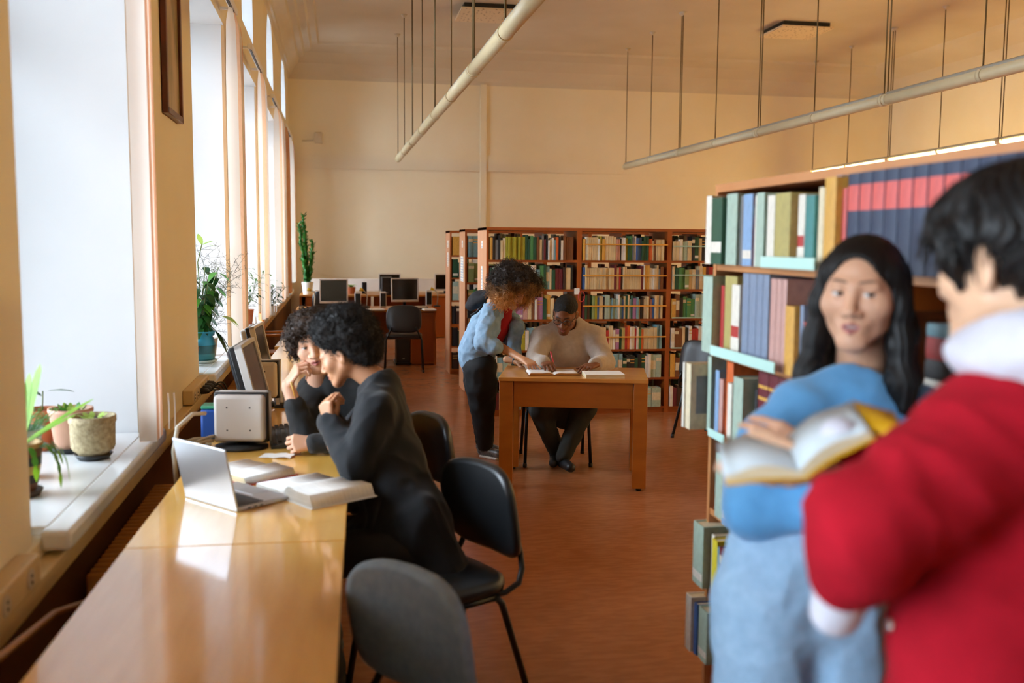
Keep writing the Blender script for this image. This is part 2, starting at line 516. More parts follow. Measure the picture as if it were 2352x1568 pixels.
# ---------------------------------------------------------------- vertical blinds gathered at the far side of each window
PEACH = mat('peach_blind_fabric', 'e8bd98', 0.8, c2='e0ae88', scale=30, trans=0.32)
WHITEB = mat('white_blind_fabric', 'ece4da', 0.8, trans=0.25)
CHAIN = mat('bead_chain', 'e8e6e0', .4)
def blind(a, b, rail0, rail1, n, w, label, zb, spread, chain=True):
    t = empty('vertical_blind', (WX + .10, (rail0 + rail1) / 2, 3.40), 0, label, 'blind', 'vertical blinds of the tall windows')
    ym = (rail0 + rail1) / 2
    g = MB(); g.box((0, 0, .025), (.045, rail1 - rail0, .05), M['white'], .006)
    r_ = g.build('head_rail', t)
    g = MB(); g.box((.0, 0, -.003), (.018, rail1 - rail0 - .06, .008), M['black']); g.build('rail_slot', r_)
    g = MB()
    for y in (rail0 - ym + .1, rail1 - ym - .1): g.box((-.06, y, .03), (.08, .03, .02), M['white'])
    g.build('bracket', r_)
    for i in range(n):
        y = a + (b - a) * (i + .5) / n - ym
        tw = rnd.uniform(-.25, .25) + spread
        g = MB()
        m_ = PEACH if i % 3 else WHITEB
        sx, sy = math.cos(tw) * w / 2, math.sin(tw) * w / 2
        N = 5
        bow = rnd.uniform(.004, .012)
        cols = []
        for k in range(N):
            q = k / (N - 1) * 2 - 1
            o_ = bow * (1 - q * q)
            cols.append((q * sx - o_ * math.sin(tw), y + q * sy + o_ * math.cos(tw)))
        zs = [-.01, -.12, -.5, -1.2, -1.9, zb - 3.40]
        prev = None
        for z in zs:
            pin = .35 if z == -.01 else (.8 if z == -.12 else 1)
            row = [g.bm.verts.new((cx * pin, y + (cy - y) * pin, z)) for cx, cy in cols]
            if prev:
                fs = [g.bm.faces.new((prev[k], prev[k + 1], row[k + 1], row[k])) for k in range(N - 1)]
                g._fin(fs, m_, True)
            prev = row
        g.build('slat', t)
    if chain:
        g = MB()
        for j in range(34):
            q = j / 33
            for dx in (-.012, .012):
                g.box((dx + .065, b - ym + .02 + .015 * math.sin(q * 3), zb - 3.40 + .17 - q * .15), (.006, .006, .006), CHAIN)
        g.build('bead_chain', t)
blind(4.10, 4.27, 2.75, 4.45, 6, .07, 'peach and white vertical blind gathered at the nearest window niche with the pots', .84, .1)
blind(7.65, 8.5, 6.3, 8.06, 5, .13, 'peach vertical blind gathered beside the window with the turquoise pot', .84, 1.0)
blind(10.35, 11.3, 9.4, 10.76, 5, .13, 'white vertical blind of the window niche behind the turquoise pot one, with trailing branches', .84, 1.15)
blind(13.1, 15.9, 12.5, 13.65, 12, .16, 'wide peach vertical blind near the far corner, half closed', .84, 1.1)
blind(16.9, 18.2, 15.6, 17.4, 6, .13, 'narrow peach vertical blind tucked into the far corner', .95, 0.9, False)

# picture on the first pier
t = empty('framed_picture', (WX + .004, 5.50, 2.95), 0, 'tall dark wood framed picture on the pier between the two nearest windows', 'picture')
fw = mat('mahogany_frame', '6a2c10', .35, c2='4a1d0a', scale=6)
g = MB()
for y in (-.235, .235): g.box((0.015, y, 0), (.03, .035, 1.3), fw, .004)
for z in (-.632, .632): g.box((0.015, 0, z), (.03, .50, .035), fw, .004)
g.build('frame', t)
def mat_picture():
    m = mat('faded_portrait_print', 'b09a6a', .35)
    n = m.node_tree; b = n.nodes['Principled BSDF']
    tcn = n.nodes.new('ShaderNodeTexCoord'); mpn = n.nodes.new('ShaderNodeMapping'); mpn.inputs['Scale'].default_value = (1, 3.0, 1.3)
    nz = n.nodes.new('ShaderNodeTexNoise'); nz.inputs['Scale'].default_value = 2.2; nz.inputs['Detail'].default_value = 5
    r = n.nodes.new('ShaderNodeValToRGB')
    r.color_ramp.elements[0].position = .35; r.color_ramp.elements[0].color = (*lin('86753f'), 1)
    r.color_ramp.elements[1].position = .65; r.color_ramp.elements[1].color = (*lin('bfa57c'), 1)
    n.links.new(tcn.outputs['Object'], mpn.inputs[0]); n.links.new(mpn.outputs[0], nz.inputs['Vector']); n.links.new(nz.outputs['Fac'], r.inputs[0]); n.links.new(r.outputs[0], b.inputs['Base Color'])
    return m
g = MB(); g.box((.008, 0, 0), (.012, .46, 1.24), mat_picture()); g.build('print', t)

# small sensor box on far wall
t = empty('wall_sensor', (-0.33, FAR - .0, 3.55), 0, 'small pale sensor on the far wall near the window corner', 'sensor')
g = MB(); g.box((0, -.04, 0), (.14, .08, .2), M['ceil'], .015); g.build('housing', t)
g = MB(); g.tube([(-.1, -.03, -.05), (-.3, -.02, -.06)], .012, M['ceil'], 6); g.build('lead', t)

# socket bars on the wall, with their plugs and cables
def socket_bar(y0, y1, z, label, n):
    t = empty('socket_bar', (WX, (y0 + y1) / 2, z), 0, label, 'power socket', 'socket bars on the window wall')
    L = y1 - y0
    g = MB(); g.box((.03, 0, 0), (.06, L, .085), M['ledge'], .008); g.build('housing', t)
    for i in range(n):
        y = -L / 2 + L * (i + .5) / n
        g = MB(); g.tube([(.058, y, 0), (.064, y, 0)], .028, M['beige'], 14)
        s_ = g.build('socket', t)
        g = MB()
        for d in (-.009, .009): g.tube([(.0645, y, d), (.0665, y, d)], .0045, M['black'], 8)
        g.build('contact', s_)
socket_bar(5.66, 6.35, .775, 'cream socket bar full of black plugs on the first pier by the monitors', 7)
socket_bar(2.2, 2.78, .765, 'cream socket bar on the near wall at the left picture edge', 3)
for i, y in enumerate((5.92, 6.02, 6.12, 6.22)):
    t = empty('plug', (WX + .066, y, .775), 0, 'black plug with cord in the socket bar, %s from the near end' % ['first', 'second', 'third', 'fourth'][i], 'plug', 'plugs in the socket bar')
    g = MB(); g.tube([(0, 0, 0), (.035, 0, 0), (.05, 0, -.005)], [.02, .018, .009], M['black'], 10); g.build('body', t)
    g = MB()
    pts = [(.05 + .03 * q + .05 * math.sin(q * 2.5), .04 * q * (i - 1), -.005 - .38 * q * q + .05 * math.sin(q * 3)) for q in [k / 10 for k in range(11)]]
    g.tube(pts, .005, M['cable'], 6); g.build('cord', t)

# radiators under the sills
def radiator(y0, y1, label):
    t = empty('radiator', (WX + .03, (y0 + y1) / 2, 0), 0, label, 'radiator', 'brown radiators under the windows')
    rm = mat('brown_radiator_paint', 'd8944a', .5, c2='c8843c', scale=5)
    L = y1 - y0; n = int(L / .052)
    g = MB()
    for i in range(n):
        y = -L / 2 + (i + .5) * L / n
        g.box((.095, y, .33), (.17, .022, .46), rm, .008)
    g.build('fins', t)
    g = MB()
    for z in (.14, .52): g.tube([(.095, -L / 2, z), (.095, L / 2, z)], .03, rm, 12)
    g.build('header_pipe', t)
    g = MB()
    for y in (-L / 2 + .1, L / 2 - .1): g.box((.08, y, .05), (.05, .04, .1), rm)
    g.build('foot', t)
radiator(3.30, 4.55, 'brown ribbed radiator under the nearest sill, seen in the gap beside the desk')
radiator(6.9, 8.1, 'brown ribbed radiator under the sill with the turquoise pot')
g = MB(); g.tube([(WX + .085, 1.2, .79), (WX + .13, 2.1, .765), (WX + .135, 2.3, .74), (WX + .14, 2.6, .70), (WX + .145, 2.85, .63), (WX + .14, 3.1, .56), (WX + .125, 3.34, .52)], .009, mat('tan_pipe_paint', 'a8763c', .45), 10)
tag(g.build('heating_pipe'), 'tan heating pipe bending along the wall down into the nearest radiator', 'pipe')

# ================================================================ desks along the windows
DR = -0.0255
DO = Vector((0.012, 2.95, 0))
def drow(x, y, z=0.0):
    c, s = math.cos(DR), math.sin(DR)
    return (DO.x + x * c - y * s, DO.y + x * s + y * c, z)
def desk(y0, y1, label, off=0.0):
    t = empty('reading_desk', drow(-.3225 + off, (y0 + y1) / 2), DR, label, 'desk', 'varnished desks in a row along the windows')
    L = y1 - y0 - .004; w = .645
    g = MB(); g.box((0, 0, .734), (w, L, .032), M['varnish'], .003); g.build('desktop', t)
    for sy in (-1, 1):
        g = MB(); g.box((-.14, sy * (L / 2 - .04), .359), (.30, .025, .718), M['deskside']); g.build('side_panel', t)
    g = MB(); g.box((-.12, 0, .62), (.02, L - .1, .18), M['deskside']); g.build('modesty_panel', t)
    g = MB(); g.box((w / 2 - .035, 0, .70), (.02, L - .02, .05), M['deskside']); g.build('apron', t)
desk(-1.55, 0, 'varnished desk nearest the camera, empty and shining')
desk(0, 1.52, 'varnished desk holding the laptop and the thick open book')
desk(1.52, 3.04, 'varnished desk behind the curly-haired student, with a keyboard and monitor')
desk(3.04, 4.65, 'varnished desk past the second monitor back, partly hidden by heads')
desk(4.65, 5.65, 'short varnished desk with two visible joints, farther up the row', -.02)
desk(5.65, 7.5, 'farthest varnished desk of the window row, beside the wooden chairs', -.06)

# ---------------------------------------------------------------- upholstered chairs
def chair_parts(t, m):
    def cushion(c, sx, sy, sz, rx, bulge, m_, bow=0.0):
        g = MB()
        N = 14
        rings = []
        for (zz, k) in ((-sz, .90), (-sz * .6, .985), (0, 1), (sz * .6, .985), (sz, .90), (sz * 1.25 * bulge, .55)):
            ring = []
            for i in range(40):
                a = 2 * PI * i / 40
                ca, sa = math.cos(a), math.sin(a)
                px = math.copysign(abs(ca) ** (2 / 3.6), ca) * sx * k
                py = math.copysign(abs(sa) ** (2 / 3.6), sa) * sy * k
                ring.append(Vector((px, py, zz + bow * (px / sx) ** 2)))
            rings.append(ring)
        R = Matrix.Rotation(rx, 3, 'X')
        vr = []
        for ring in rings:
            vr.append([g.bm.verts.new(R @ p + Vector(c)) for p in ring])
        fs = []
        for a, b in zip(vr, vr[1:]):
            for k in range(40): fs.append(g.bm.faces.new((a[k], a[(k + 1) % 40], b[(k + 1) % 40], b[k])))
        fs.append(g.bm.faces.new(vr[-1])); fs.append(g.bm.faces.new(vr[0][::-1]))
        g._fin(fs, m_, True)
        return g
    cushion((0, .0, .455), .235, .215, .028, 0, 1.1, m).build('seat', t)
    b = cushion((0, -.245, .685), .225, .175, .022, PI / 2 - .17, .9, m, -.045).build('backrest', t)
    for sx in (-1, 1):
        g = MB()
        g.tube([(sx * .2, -.01, .425), (sx * .205, -.17, .425), (sx * .2, -.235, .445), (sx * .19, -.258, .49), (sx * .17, -.266, .54), (sx * .15, -.270, .58)], .011, M['blackmetal'], 10)
        g.build('back_support', t)
    g = MB(); g.box((0, .0, .424), (.40, .36, .012), M['black'], .004); g.build('seat_pan', t)
    for sx in (-1, 1):
        for (y0, y1) in ((.14, .215), (-.12, -.26)):
            g = MB()
            g.tube([(sx * .215, y0, .425), (sx * .23, y0 + (y1 - y0) * .12, .40), (sx * .245, y1, .012)], .0125, M['blackmetal'], 10)
            l_ = g.build('leg', t)
            g = MB(); g.tube([(sx * .245, y1, .03), (sx * .2455, y1 + (y1 - y0) * .01, 0)], .016, M['black'], 10); g.build('foot_cap', l_)
    for sx in (-1, 1):
        g = MB(); g.tube([(sx * .215, .14, .42), (sx * .215, -.12, .42)], .012, M['blackmetal'], 8); g.build('side_rail', t)
def chair(loc, rz, label, m=None, group='upholstered chairs on black tube frames'):
    t = empty('upholstered_chair', loc, rz, label, 'chair', group)
    chair_parts(t, m or M['fabric'])
    return t
def face(dx, dy): return math.atan2(-dx, dy)
chair((.0, 2.23, 0), face(-.80, -.60), 'grey fabric chair nearest the camera, empty at the near desk')
chair((0.325, 3.40, 0), face(-.88, -.47), 'dark padded chair under the woman with black blazer', M['leather'])
chair((0.23, 4.46, 0), face(-.93, -.37), 'dark padded chair behind the curly-haired student', M['leather'])
chair((1.62, 7.16, 0), face(-.12, -.99), 'black chair under the man in the grey sweatshirt', M['leather'])
chair((3.17, 7.82, 0), face(.8, .5), 'black vinyl chair in front of the long bookcase, at the gap beside the near bookcase', M['leather'])
chair((0.83, 12.62, 0), face(.06, 1), 'black chair tucked under the computer desk with the right monitor', M['leather'])
chair((-.18, 12.62, 0), face(.06, 1), 'black chair before the left computer monitor, mostly behind the afro hair', M['leather'])
chair((-.15, 16.35, 0), face(.3, 1), 'black chair at the rear computer desk near the tall plant', M['leather'])

# wooden chairs between the far desks and the wall
def wooden_chair(loc, rz, label):
    t = empty('wooden_chair', loc, rz, label, 'chair', 'light wooden chairs by the window wall')
    g = MB(); g.box((0, 0, .44), (.40, .40, .03), M['chairwood'], .012); g.build('seat', t)
    g = MB()
    pts = [(-.2 + .4 * k / 8, -.19 - .04 * math.sin(k / 8 * PI), .0) for k in range(9)]
    for k in range(8):
        a, b = pts[k], pts[k + 1]
        g.prism([(a[0], a[1], .62), (b[0], b[1], .62), (b[0], b[1], .88), (a[0], a[1], .88)], (0, .02, 0), M['chairwood'], smooth=True)
    g.build('backrest', t)
    for sx in (-1, 1):
        g = MB(); g.tube([(sx * .19, -.18, .86), (sx * .19, -.18, 0)], .018, M['chairwood'], 8); g.build('leg', t)
        g = MB(); g.tube([(sx * .19, .18, .64), (sx * .19, .18, 0)], .018, M['chairwood'], 8); g.build('leg', t)
        g = MB(); g.box((sx * .19, 0, .65), (.05, .42, .025), M['chairwood'], .01); g.build('armrest', t)
wooden_chair((-.625, 8.75, 0), face(1, .05), 'light wooden armchair by the wall, nearer of the two beyond the monitors')
wooden_chair((-.63, 10.9, 0), face(1, .05), 'light wooden armchair by the wall, farther one under the third sill')

# ---------------------------------------------------------------- computers
def monitor(loc, rz, label, w=.37, h=.31, zc=.25, tilt=.1, body='grey', scr='screen', group=None, holes=False, th=.055, chin=.03):
    t = empty('computer_monitor', loc, rz, label, 'monitor', group)
    R = Matrix.Rotation(-tilt, 3, 'X')
    def at(x, y, z): return R @ Vector((x, y, z)) + Vector((0, 0, zc))
    fr = M['grey']
    g = MB()
    g.box(at(0, 0, h / 2 - .009), (w, .035, .018), fr, .003, R); g.box(at(0, 0, -h / 2 + chin / 2), (w, .035, chin), fr, .003, R)
    for s in (-1, 1): g.box(at(s * (w / 2 - .009), 0, 0), (.018, .035, h), fr, .003, R)
    g.build('bezel', t)
    g = MB(); g.box(at(0, -.006, (chin - .018) / 2), (w - .034, .008, h - chin - .016), M[scr], 0, R); g.build('screen', t)
    g = MB(); g.box(at(0, .03, 0), (w - .004, .03, h - .004), M['black'], .006, R); g.build('rim', t)
    g = MB(); g.box(at(0, .03 + th / 2, 0), (w - .02, th, h - .02), M[body], .016, R, seg=3); bs = g.build('back_shell', t)
    if holes:
        g = MB()
        for sx in (-1, 1):
            for sz in (-1, 1):
                a = at(sx * .05, .0305 + th, sz * .05); b = at(sx * .05, .0275 + th, sz * .05)
                g.tube([a, b], .004, M['black'], 8)
        g.build('mounting_hole', bs)
    g = MB(); g.tube([(0, .05, .012), (0, .045, zc - .02)], .022, M['black'] if body != 'beige' else M['beige'], 10); g.build('stand', t)
    g = MB(); g.lathe((0, .04, 0), [(0, .0), (.10, 0), (.10, .012), (.03, .02), (0, .02)], M['black'], 24, sx=1.15); g.build('base', t)
    return t
monitor((-.42, 4.42, .75), math.radians(170), 'pale grey back of a small monitor standing behind the laptop', .24, .225, .135, .0, 'grey', holes=True, group='monitors on the window desks')
monitor((-.405, 4.80, .75), math.radians(86), 'tall tilted monitor with dark brown screen, facing the two students', .40, .335, .265, .25, 'black', 'screenb', th=.03, group='monitors on the window desks')
monitor((-.44, 5.55, .75), math.radians(172), 'tan back of a monitor half hidden behind the tilted monitor', .24, .215, .145, .0, 'beige', holes=True, group='monitors on the window desks')
monitor((-.52, 6.75, .75), math.radians(86), 'edge of a dark monitor below the second blind, behind the tilted monitor', .40, .30, .20, .2, 'grey', group='monitors on the window desks')

KEYM = mat('dark_grey_keys', '3f3a33', .6)
def keyboard(loc, rz, label, w=.44, d=.15, body='grey'):
    t = empty('keyboard', loc, rz, label, 'keyboard', 'computer keyboards on the desks')
    g = MB(); g.prism([(-w / 2, -d / 2, 0), (-w / 2, d / 2, 0), (-w / 2, d / 2, .03), (-w / 2, -d / 2, .014)], (w, 0, 0), M['black']); g.build('case', t)
    g = MB()
    for r in range(6):
        for k in range(18):
            if (r * 7 + k * 3) % 29 == 0: continue
            g.box((-w / 2 + .02 + k * (w - .03) / 18 + .004, -d / 2 + .018 + r * .0225, .022 + r * .0026), ((w - .03) / 18 - .004, .018, .010), KEYM if body == 'dark' else M['beige'], .002, seg=1)
    g.build('keys', t)
    return t
keyboard((-.245, 4.55, .75), math.radians(-84), 'dark keyboard between the grey monitor back and the student elbow', body='dark')
keyboard((-.29, 5.62, .75), math.radians(-86), 'beige and black keyboard farther up the desk by the raised hand')

# laptop
t = empty('laptop', (-.445, 3.428, .75), math.radians(-49.4), 'silver laptop open on the desk with its lid back to the camera', 'laptop')
g = MB(); g.box((0, .112, .008), (.312, .222, .015), M['alu'], .004, seg=3); ba = g.build('base', t)
g = MB()
for r in range(6):
    for k in range(14):
        if r == 0 and 4 <= k <= 8:
            if k == 4: g.box((0, .108, .0165), (.094, .014, .002), M['keys'])
            continue
        g.box((-.137 + k * .021, .108 - .017 * (5 - r) + .0 if False else .108 - r * .0175, .0165), (.018, .0145, .002), M['keys'])
g.build('keys', ba)
g = MB(); g.box((0, .172, .0158), (.105, .066, .001), mat('trackpad', 'b4b6ba', .3, metal=.6)); g.build('trackpad', ba)
g = MB()
for y in (.05, .075, .1): g.box((.156, y, .0075), (.003, .012, .004), M['black'])
g.build('ports', ba)
R = Matrix.Rotation(math.radians(12), 3, 'X')
g = MB(); g.box(R @ Vector((0, 0, .105)) + Vector((0, .004, .014)), (.312, .007, .212), M['alu'], .003, R, seg=3); li = g.build('lid', t)
g = MB(); g.box(R @ Vector((0, .004, .105)) + Vector((0, .0045, .014)), (.296, .002, .19), M['screen'], 0, R); g.build('screen', li)

# ---------------------------------------------------------------- books lying open
def pages_profile(w, t0, t1, slope, sgn, n=10):
    top = []
    for k in range(n + 1):
        q = k / n
        zz = t1 * (1 - math.exp(-q * w / .016)) + .012 * math.sin(min(q * 2.2, 1) * PI) * (t1 / .03) * .6
        top.append((sgn * q * (w - slope), max(zz, .002)))
    return [(0, 0)] + top + [(sgn * w, 0)]
TEXT = mat('printed_page', 'f3f1ec', .75, c2='e4e2de', scale=6, stretch=(1, 24, 1), detail=2)
def open_book(loc, rz, w, h, tl, tr, label, cover, name='open_book', edge=None, tilt=0.0, curl=0.0):
    t = empty(name, loc, rz, label, 'book')
    cm = mat('book_cover_' + cover, cover, .5, var=.06)
    g = MB()
    g.box((w / 2, h / 2, .002), (w + .008, h + .008, .004), cm, .001, seg=1); g.box((-w / 2, h / 2, .002), (w + .008, h + .008, .004), cm, .001, seg=1)
    g.build('cover', t)
    for sgn, tt in ((1, tr), (-1, tl)):
        g = MB()
        pr = pages_profile(w - .004, 0, tt, min(.02, tt * .6), sgn)
        g.prism([(x, .004, z + .004) for x, z in pr], (0, h - .008, 0), edge or M['pedge'], TEXT, True)
        g.build('page_block', t)
    return t
open_book((-.205, 3.475, .75), math.radians(-57), .20, .265, .016, .040, 'thick white open book beside the laptop, right half thicker', 'dcdcd8', edge=mat('grey_page_edges', 'cdc6ba', .8, c2='bdb6a9', scale=140, stretch=(.1, .1, 1)))
open_book((-.455, 3.80, .75), math.radians(-50), .17, .235, .012, .024, 'open book with red cover and cream pages behind the laptop', 'b0382c')
t = empty('paper_slip', (-.262, 4.175, .75), math.radians(-15), 'small crumpled white paper slip on the desk near the fist', 'paper')
g = MB()
for i in range(6):
    for j in range(4):
        def pz(a, b): return .002 + .008 * abs(math.sin(a * 2.1 + b * 1.3)) * (a / 6)
        q = [(-.07 + .14 * a / 6, -.045 + .09 * b / 4, pz(a, b)) for a, b in ((i, j), (i + 1, j), (i + 1, j + 1), (i, j + 1))]
        g.poly(q, M['paper'])
g.build('sheet', t)

# table of the standing and sitting pair
TCX, TCY = 1.618, 6.575
TR = math.radians(-15)
t = empty('reading_table', (TCX, TCY, 0), TR, 'orange-brown wooden table with a deep apron, the pair reading at it', 'table')
g = MB(); g.box((0, 0, .747), (1.0, .63, .026), M['tabletop'], .003); g.build('tabletop', t)
g = MB()
for sy in (-1, 1): g.box((0, sy * .27, .645), (.80, .022, .178), M['tablewood'], .002)
for sx in (-1, 1): g.box((sx * .44, 0, .645), (.022, .48, .178), M['tablewood'], .002)
g.build('apron', t)
for sx in (-1, 1):
    for sy in (-1, 1):
        g = MB(); g.box((sx * .45, sy * .265, .377), (.092, .085, .714), M['tablewood'], .003); l_ = g.build('leg', t)
        g = MB(); g.tube([(sx * .45, sy * .265, 0), (sx * .45, sy * .265, .022)], .02, M['blackmetal'], 12); g.build('glide', l_)
def tt(x, y, z=.76):
    c, s = math.cos(TR), math.sin(TR)
    return (TCX + x * c - y * s, TCY + x * s + y * c, z)
open_book(tt(-.13, -.20), TR + math.radians(10), .175, .23, .014, .012, 'open book with tan page edges under the pointing finger', '8a5a2c', edge=mat('tan_page_edges', 'c08a4a', .8, c2='a87438', scale=150, stretch=(.1, .1, 1)))
t = empty('notebook', tt(.20, -.19), TR + math.radians(9), 'closed white notebook on the table, right of the open book', 'notebook')
g = MB(); g.box((0, 0, .012), (.26, .20, .024), M['pedge']); g.build('page_block', t)
g = MB(); g.box((0, 0, .0255), (.264, .204, .003), M['paper'], .001, seg=1); g.build('top_sheet', t)

# ---------------------------------------------------------------- computer desks at the back
def computer_desk(loc, w, d, label, rz=0.0):
    t = empty('computer_desk', loc, rz, label, 'desk', 'computer desks at the far end')
    g = MB(); g.box((0, 0, .735), (w, d, .03), mat('light_computer_desk_top', 'c58a48', .4, c2='b87c3c', scale=4, stretch=(1, 8, 1)), .002); g.build('desktop', t)
    for x in (-w / 2 + .015, w / 2 - .015):
        g = MB(); g.box((x, 0, .36), (.03, d - .04, .72), M['wood']); g.build('side_panel', t)
    for x in (-w / 4, w / 4):
        g = MB(); g.box((x, d / 2 - .05, .5), (w / 2 - .05, .02, .44), M['wood']); g.build('modesty_panel', t)
    for x in (w / 2 - .18, -w / 2 + .25):
        g = MB(); g.box((x, 0.0, .36), (.30 if x < 0 else .33, d - .06, .70), M['wood']); p_ = g.build('pedestal', t)
        g = MB(); g.box((x, -d / 2 + .025, .36), (.29, .006, .64), M['shelfwood']); g.build('pedestal_door', p_)
computer_desk((.37, 13.50, 0), 1.86, .78, 'front computer desk with two silver monitors in front of the pale wall')
computer_desk((.60, 17.3, 0), 2.5, .90, 'rear computer desk against the far wall, holding the white plant pot')
t = empty('partition_screen', (.62, 17.78, .75), 0, 'low white desk divider behind the rear monitors', 'partition')
g = MB(); g.box((0, 0, .13), (2.2, .025, .22), M['white'], .004); g.build('panel', t)
g = MB()
for x in (-1, 1): g.box((x, 0, .02), (.05, .12, .04), M['grey'])
g.build('foot', t)
monitor((-0.062,13.634,0.750), .03, 'silver-framed monitor with black screen, left one on the front computer desk', .385, .335, .225, .06, 'grey', group='silver monitors on the front computer desk')
monitor((0.921,13.755,0.750), .06, 'silver-framed monitor with black screen, right one on the front computer desk', .385, .335, .235, .08, 'grey', group='silver monitors on the front computer desk')
monitor(((0.888,17.250,0.627)[0], 17.2, .75), .03, 'dark rear monitor peeking over the right silver monitor', .38, .30, .20, .05, 'black', group='rear monitors')
monitor(((1.865,17.250,0.624)[0], 17.2, .75), .03, 'dark rear monitor cut off by the bookcase end panel', .38, .30, .20, .05, 'black', group='rear monitors')
def tower(loc, rz, label, m='black', hgt=.42):
    t = empty('computer_tower', loc, rz, label, 'computer', 'computer cases')
    g = MB(); g.box((0, 0, hgt / 2), (.18, .42, hgt), M[m], .006); g.build('case', t)
    g = MB(); g.box((0, -.213, hgt * .52), (.165, .008, hgt * .9), mat('tower_front', '232323', .3)); f_ = g.build('front_panel', t)
    g = MB()
    for z in (.85, .74): g.box((0, -.219, hgt * z), (.14, .006, .035), M['black'])
    g.build('drive_bay', f_)
    g = MB(); g.box((0, -.219, hgt * .12), (.03, .004, .008), M['grey']); g.build('badge', f_)
tower((.86, 13.35, .03), 0, 'black computer tower under the front desk, right of the chair', hgt=.46)
tower(((0.822,16.980,0.644)[0], 16.98, .75), 0, 'black computer tower standing on the rear desk with a white sticker', hgt=.30)
t = empty('tower_shelf', (.86, 13.36, 0), 0, 'low black stand under the computer tower', 'stand')
g = MB(); g.box((0, 0, .022), (.22, .46, .016), M['black']); g.build('plate', t)
g = MB()
for x in (-.09, .09):
    for y in (-.18, .18): g.tube([(x, y, 0), (x, y, .016)], .012, M['black'], 8)
g.build('foot', t)
def speaker(loc, label, hh=.22, m='grey'):
    t = empty('desk_speaker', loc, 0, label, 'speaker', 'small computer speakers')
    g = MB(); g.box((0, 0, hh / 2), (.085, .10, hh), M[m], .01); g.build('cabinet', t)
    g = MB(); g.box((.0, -.051, hh / 2), (.07, .006, hh * .8), M['black'], .004); g.build('grille', t)
speaker((0.262,13.523,0.750), 'grey speaker to the right of the left silver monitor')
speaker((0.609,13.591,0.750), 'slim grey speaker to the left of the right silver monitor')
speaker((1.274,13.922,0.750), 'pale speaker to the right of the right silver monitor')
speaker(((0.450,17.300,0.626)[0], 17.3, .75), 'thin black speaker on the rear desk by the low divider', .2, 'black')
YEL = mat('yellow_lamp_tip', 'd8b428', .4)
def mic(loc, label, sx):
    t = empty('gooseneck_lamp', loc, 0, label, 'desk lamp', 'small gooseneck lamps on the computer desk')
    g = MB(); g.lathe((0, 0, 0), [(0, 0), (.05, 0), (.05, .015), (0, .02)], M['black'], 16); g.build('base', t)
    g = MB(); g.tube([(0, 0, .015), (.01 * sx, 0, .14), (.0, 0, .2), (-.045 * sx, 0, .24)], .008, M['cablew'], 8); g.build('neck', t)
    g = MB(); g.tube([(-.04 * sx, 0, .235), (-.09 * sx, 0, .255)], [.014, .026], YEL, 12); g.build('lamp_head', t)
mic((-0.327,13.651,0.750), 'yellow-tipped gooseneck lamp below the white plant pot', 1)
mic((0.383,13.605,0.750), 'yellow-tipped gooseneck lamp between the two silver monitors', 1)
mic((1.373,13.726,0.750), 'yellow-tipped gooseneck lamp at the right end of the front computer desk', 1)
for p, s, lb in (((0.442,13.079,0.750), (.3, .2), 'white papers on the front computer desk between the monitors'), ((1.192,13.028,0.750), (.16, .2), 'white papers at the right end of the front computer desk')):
    t = empty('paper_stack', (p[0], p[1] - .02, .75), .1, lb, 'papers')
    g = MB()
    for k in range(4): g.box((.006 * (k % 2), .004 * k, .003 + .004 * k), (s[0], s[1], .003), M['paper'])
    g.build('sheets', t)
keyboard((.98, 13.24, .75), .05, 'black keyboard before the right silver monitor')
# red-tagged keyring hanging on the long bookcase and other small things follow the bookcases

# ================================================================ bookcases
def bookcase(name_label, loc, rz, nb, bw, Hh, dep, zs, two_sided=False, plinth=.06, ends=True):
    """front at local y=0, depth +y; zs = shelf top heights, lowest first"""
    t = empty('bookcase', loc, rz, name_label, 'bookcase', 'library bookcases')
    th = .022
    for i in range(nb + 1):
        x = i * bw + (.5 * th if i == 0 else (-.5 * th if i == nb else 0))
        g = MB()
        w_ = th if i in (0, nb) else .045
        g.box((x, dep / 2, Hh / 2), (w_, dep, Hh), M['shelfwood'] if 0 < i < nb else M['endpanel'])
        g.box((x, -.0015, Hh / 2), (w_, .003, Hh), M['shelfedge'] if rz else M['shelfwood'])
        g.build('upright', t)
    for i in range(nb):
        x0, x1 = i * bw + th * 1.02, (i + 1) * bw - th * 1.02
        for k, z in enumerate(zs):
            g = MB(); g.b2((x0, .002, z - .022), (x1, dep - .002, z), M['shelfwood'])
            g.b2((x0, 0, z - .0225), (x1, .003, z + .0005), M['shelfedge'] if rz else M['shelfwood'])
            g.build('shelf', t)
        g = MB(); g.b2((x0, .02, 0), (x1, .04, zs[0] - .024), M['shelfwood']); g.build('plinth', t)
    g = MB(); g.b2((0, -.002, Hh - .025), (nb * bw, dep, Hh + .001), M['shelfwood'])
    g.b2((0, -.004, Hh - .026), (nb * bw, -.0015, Hh + .0015), M['shelfedge'] if rz else M['shelfwood'])
    g.build('top_board', t)
    return t
ZA = [.064, .355, .636, .932, 1.219, 1.497]
ZR = [.168, .432, .708, 1.000, 1.283, 1.591]
CASE_A = bookcase('long red-brown bookcase full of books behind the reading pair', (1.375, 9.10, 0), 0, 4, .90, 1.80, .58, ZA)
CASE_A_INV = Matrix.Translation((-1.375, -9.10, 0))
bookcase('second bookcase row, seen as a narrow strip left of the standing woman', (1.375, 10.67, 0), 0, 4, .90, 1.80, .51, ZA)
bookcase('third bookcase row, farthest, seen as the leftmost narrow strip', (1.375, 12.16, 0), 0, 4, .90, 1.80, .48, ZA)
RX, RY = 1.32, 3.30
BW = .862
t = bookcase('near bookcase on the right, behind the woman in blue', (RX, RY, 0), -PI / 2, 4, BW, 1.866, .32, ZR)
g = MB(); g.b2((.02, .316, .05), (4 * BW - .02, .324, 1.85), M['shelfwood']); g.build('back_panel', t)

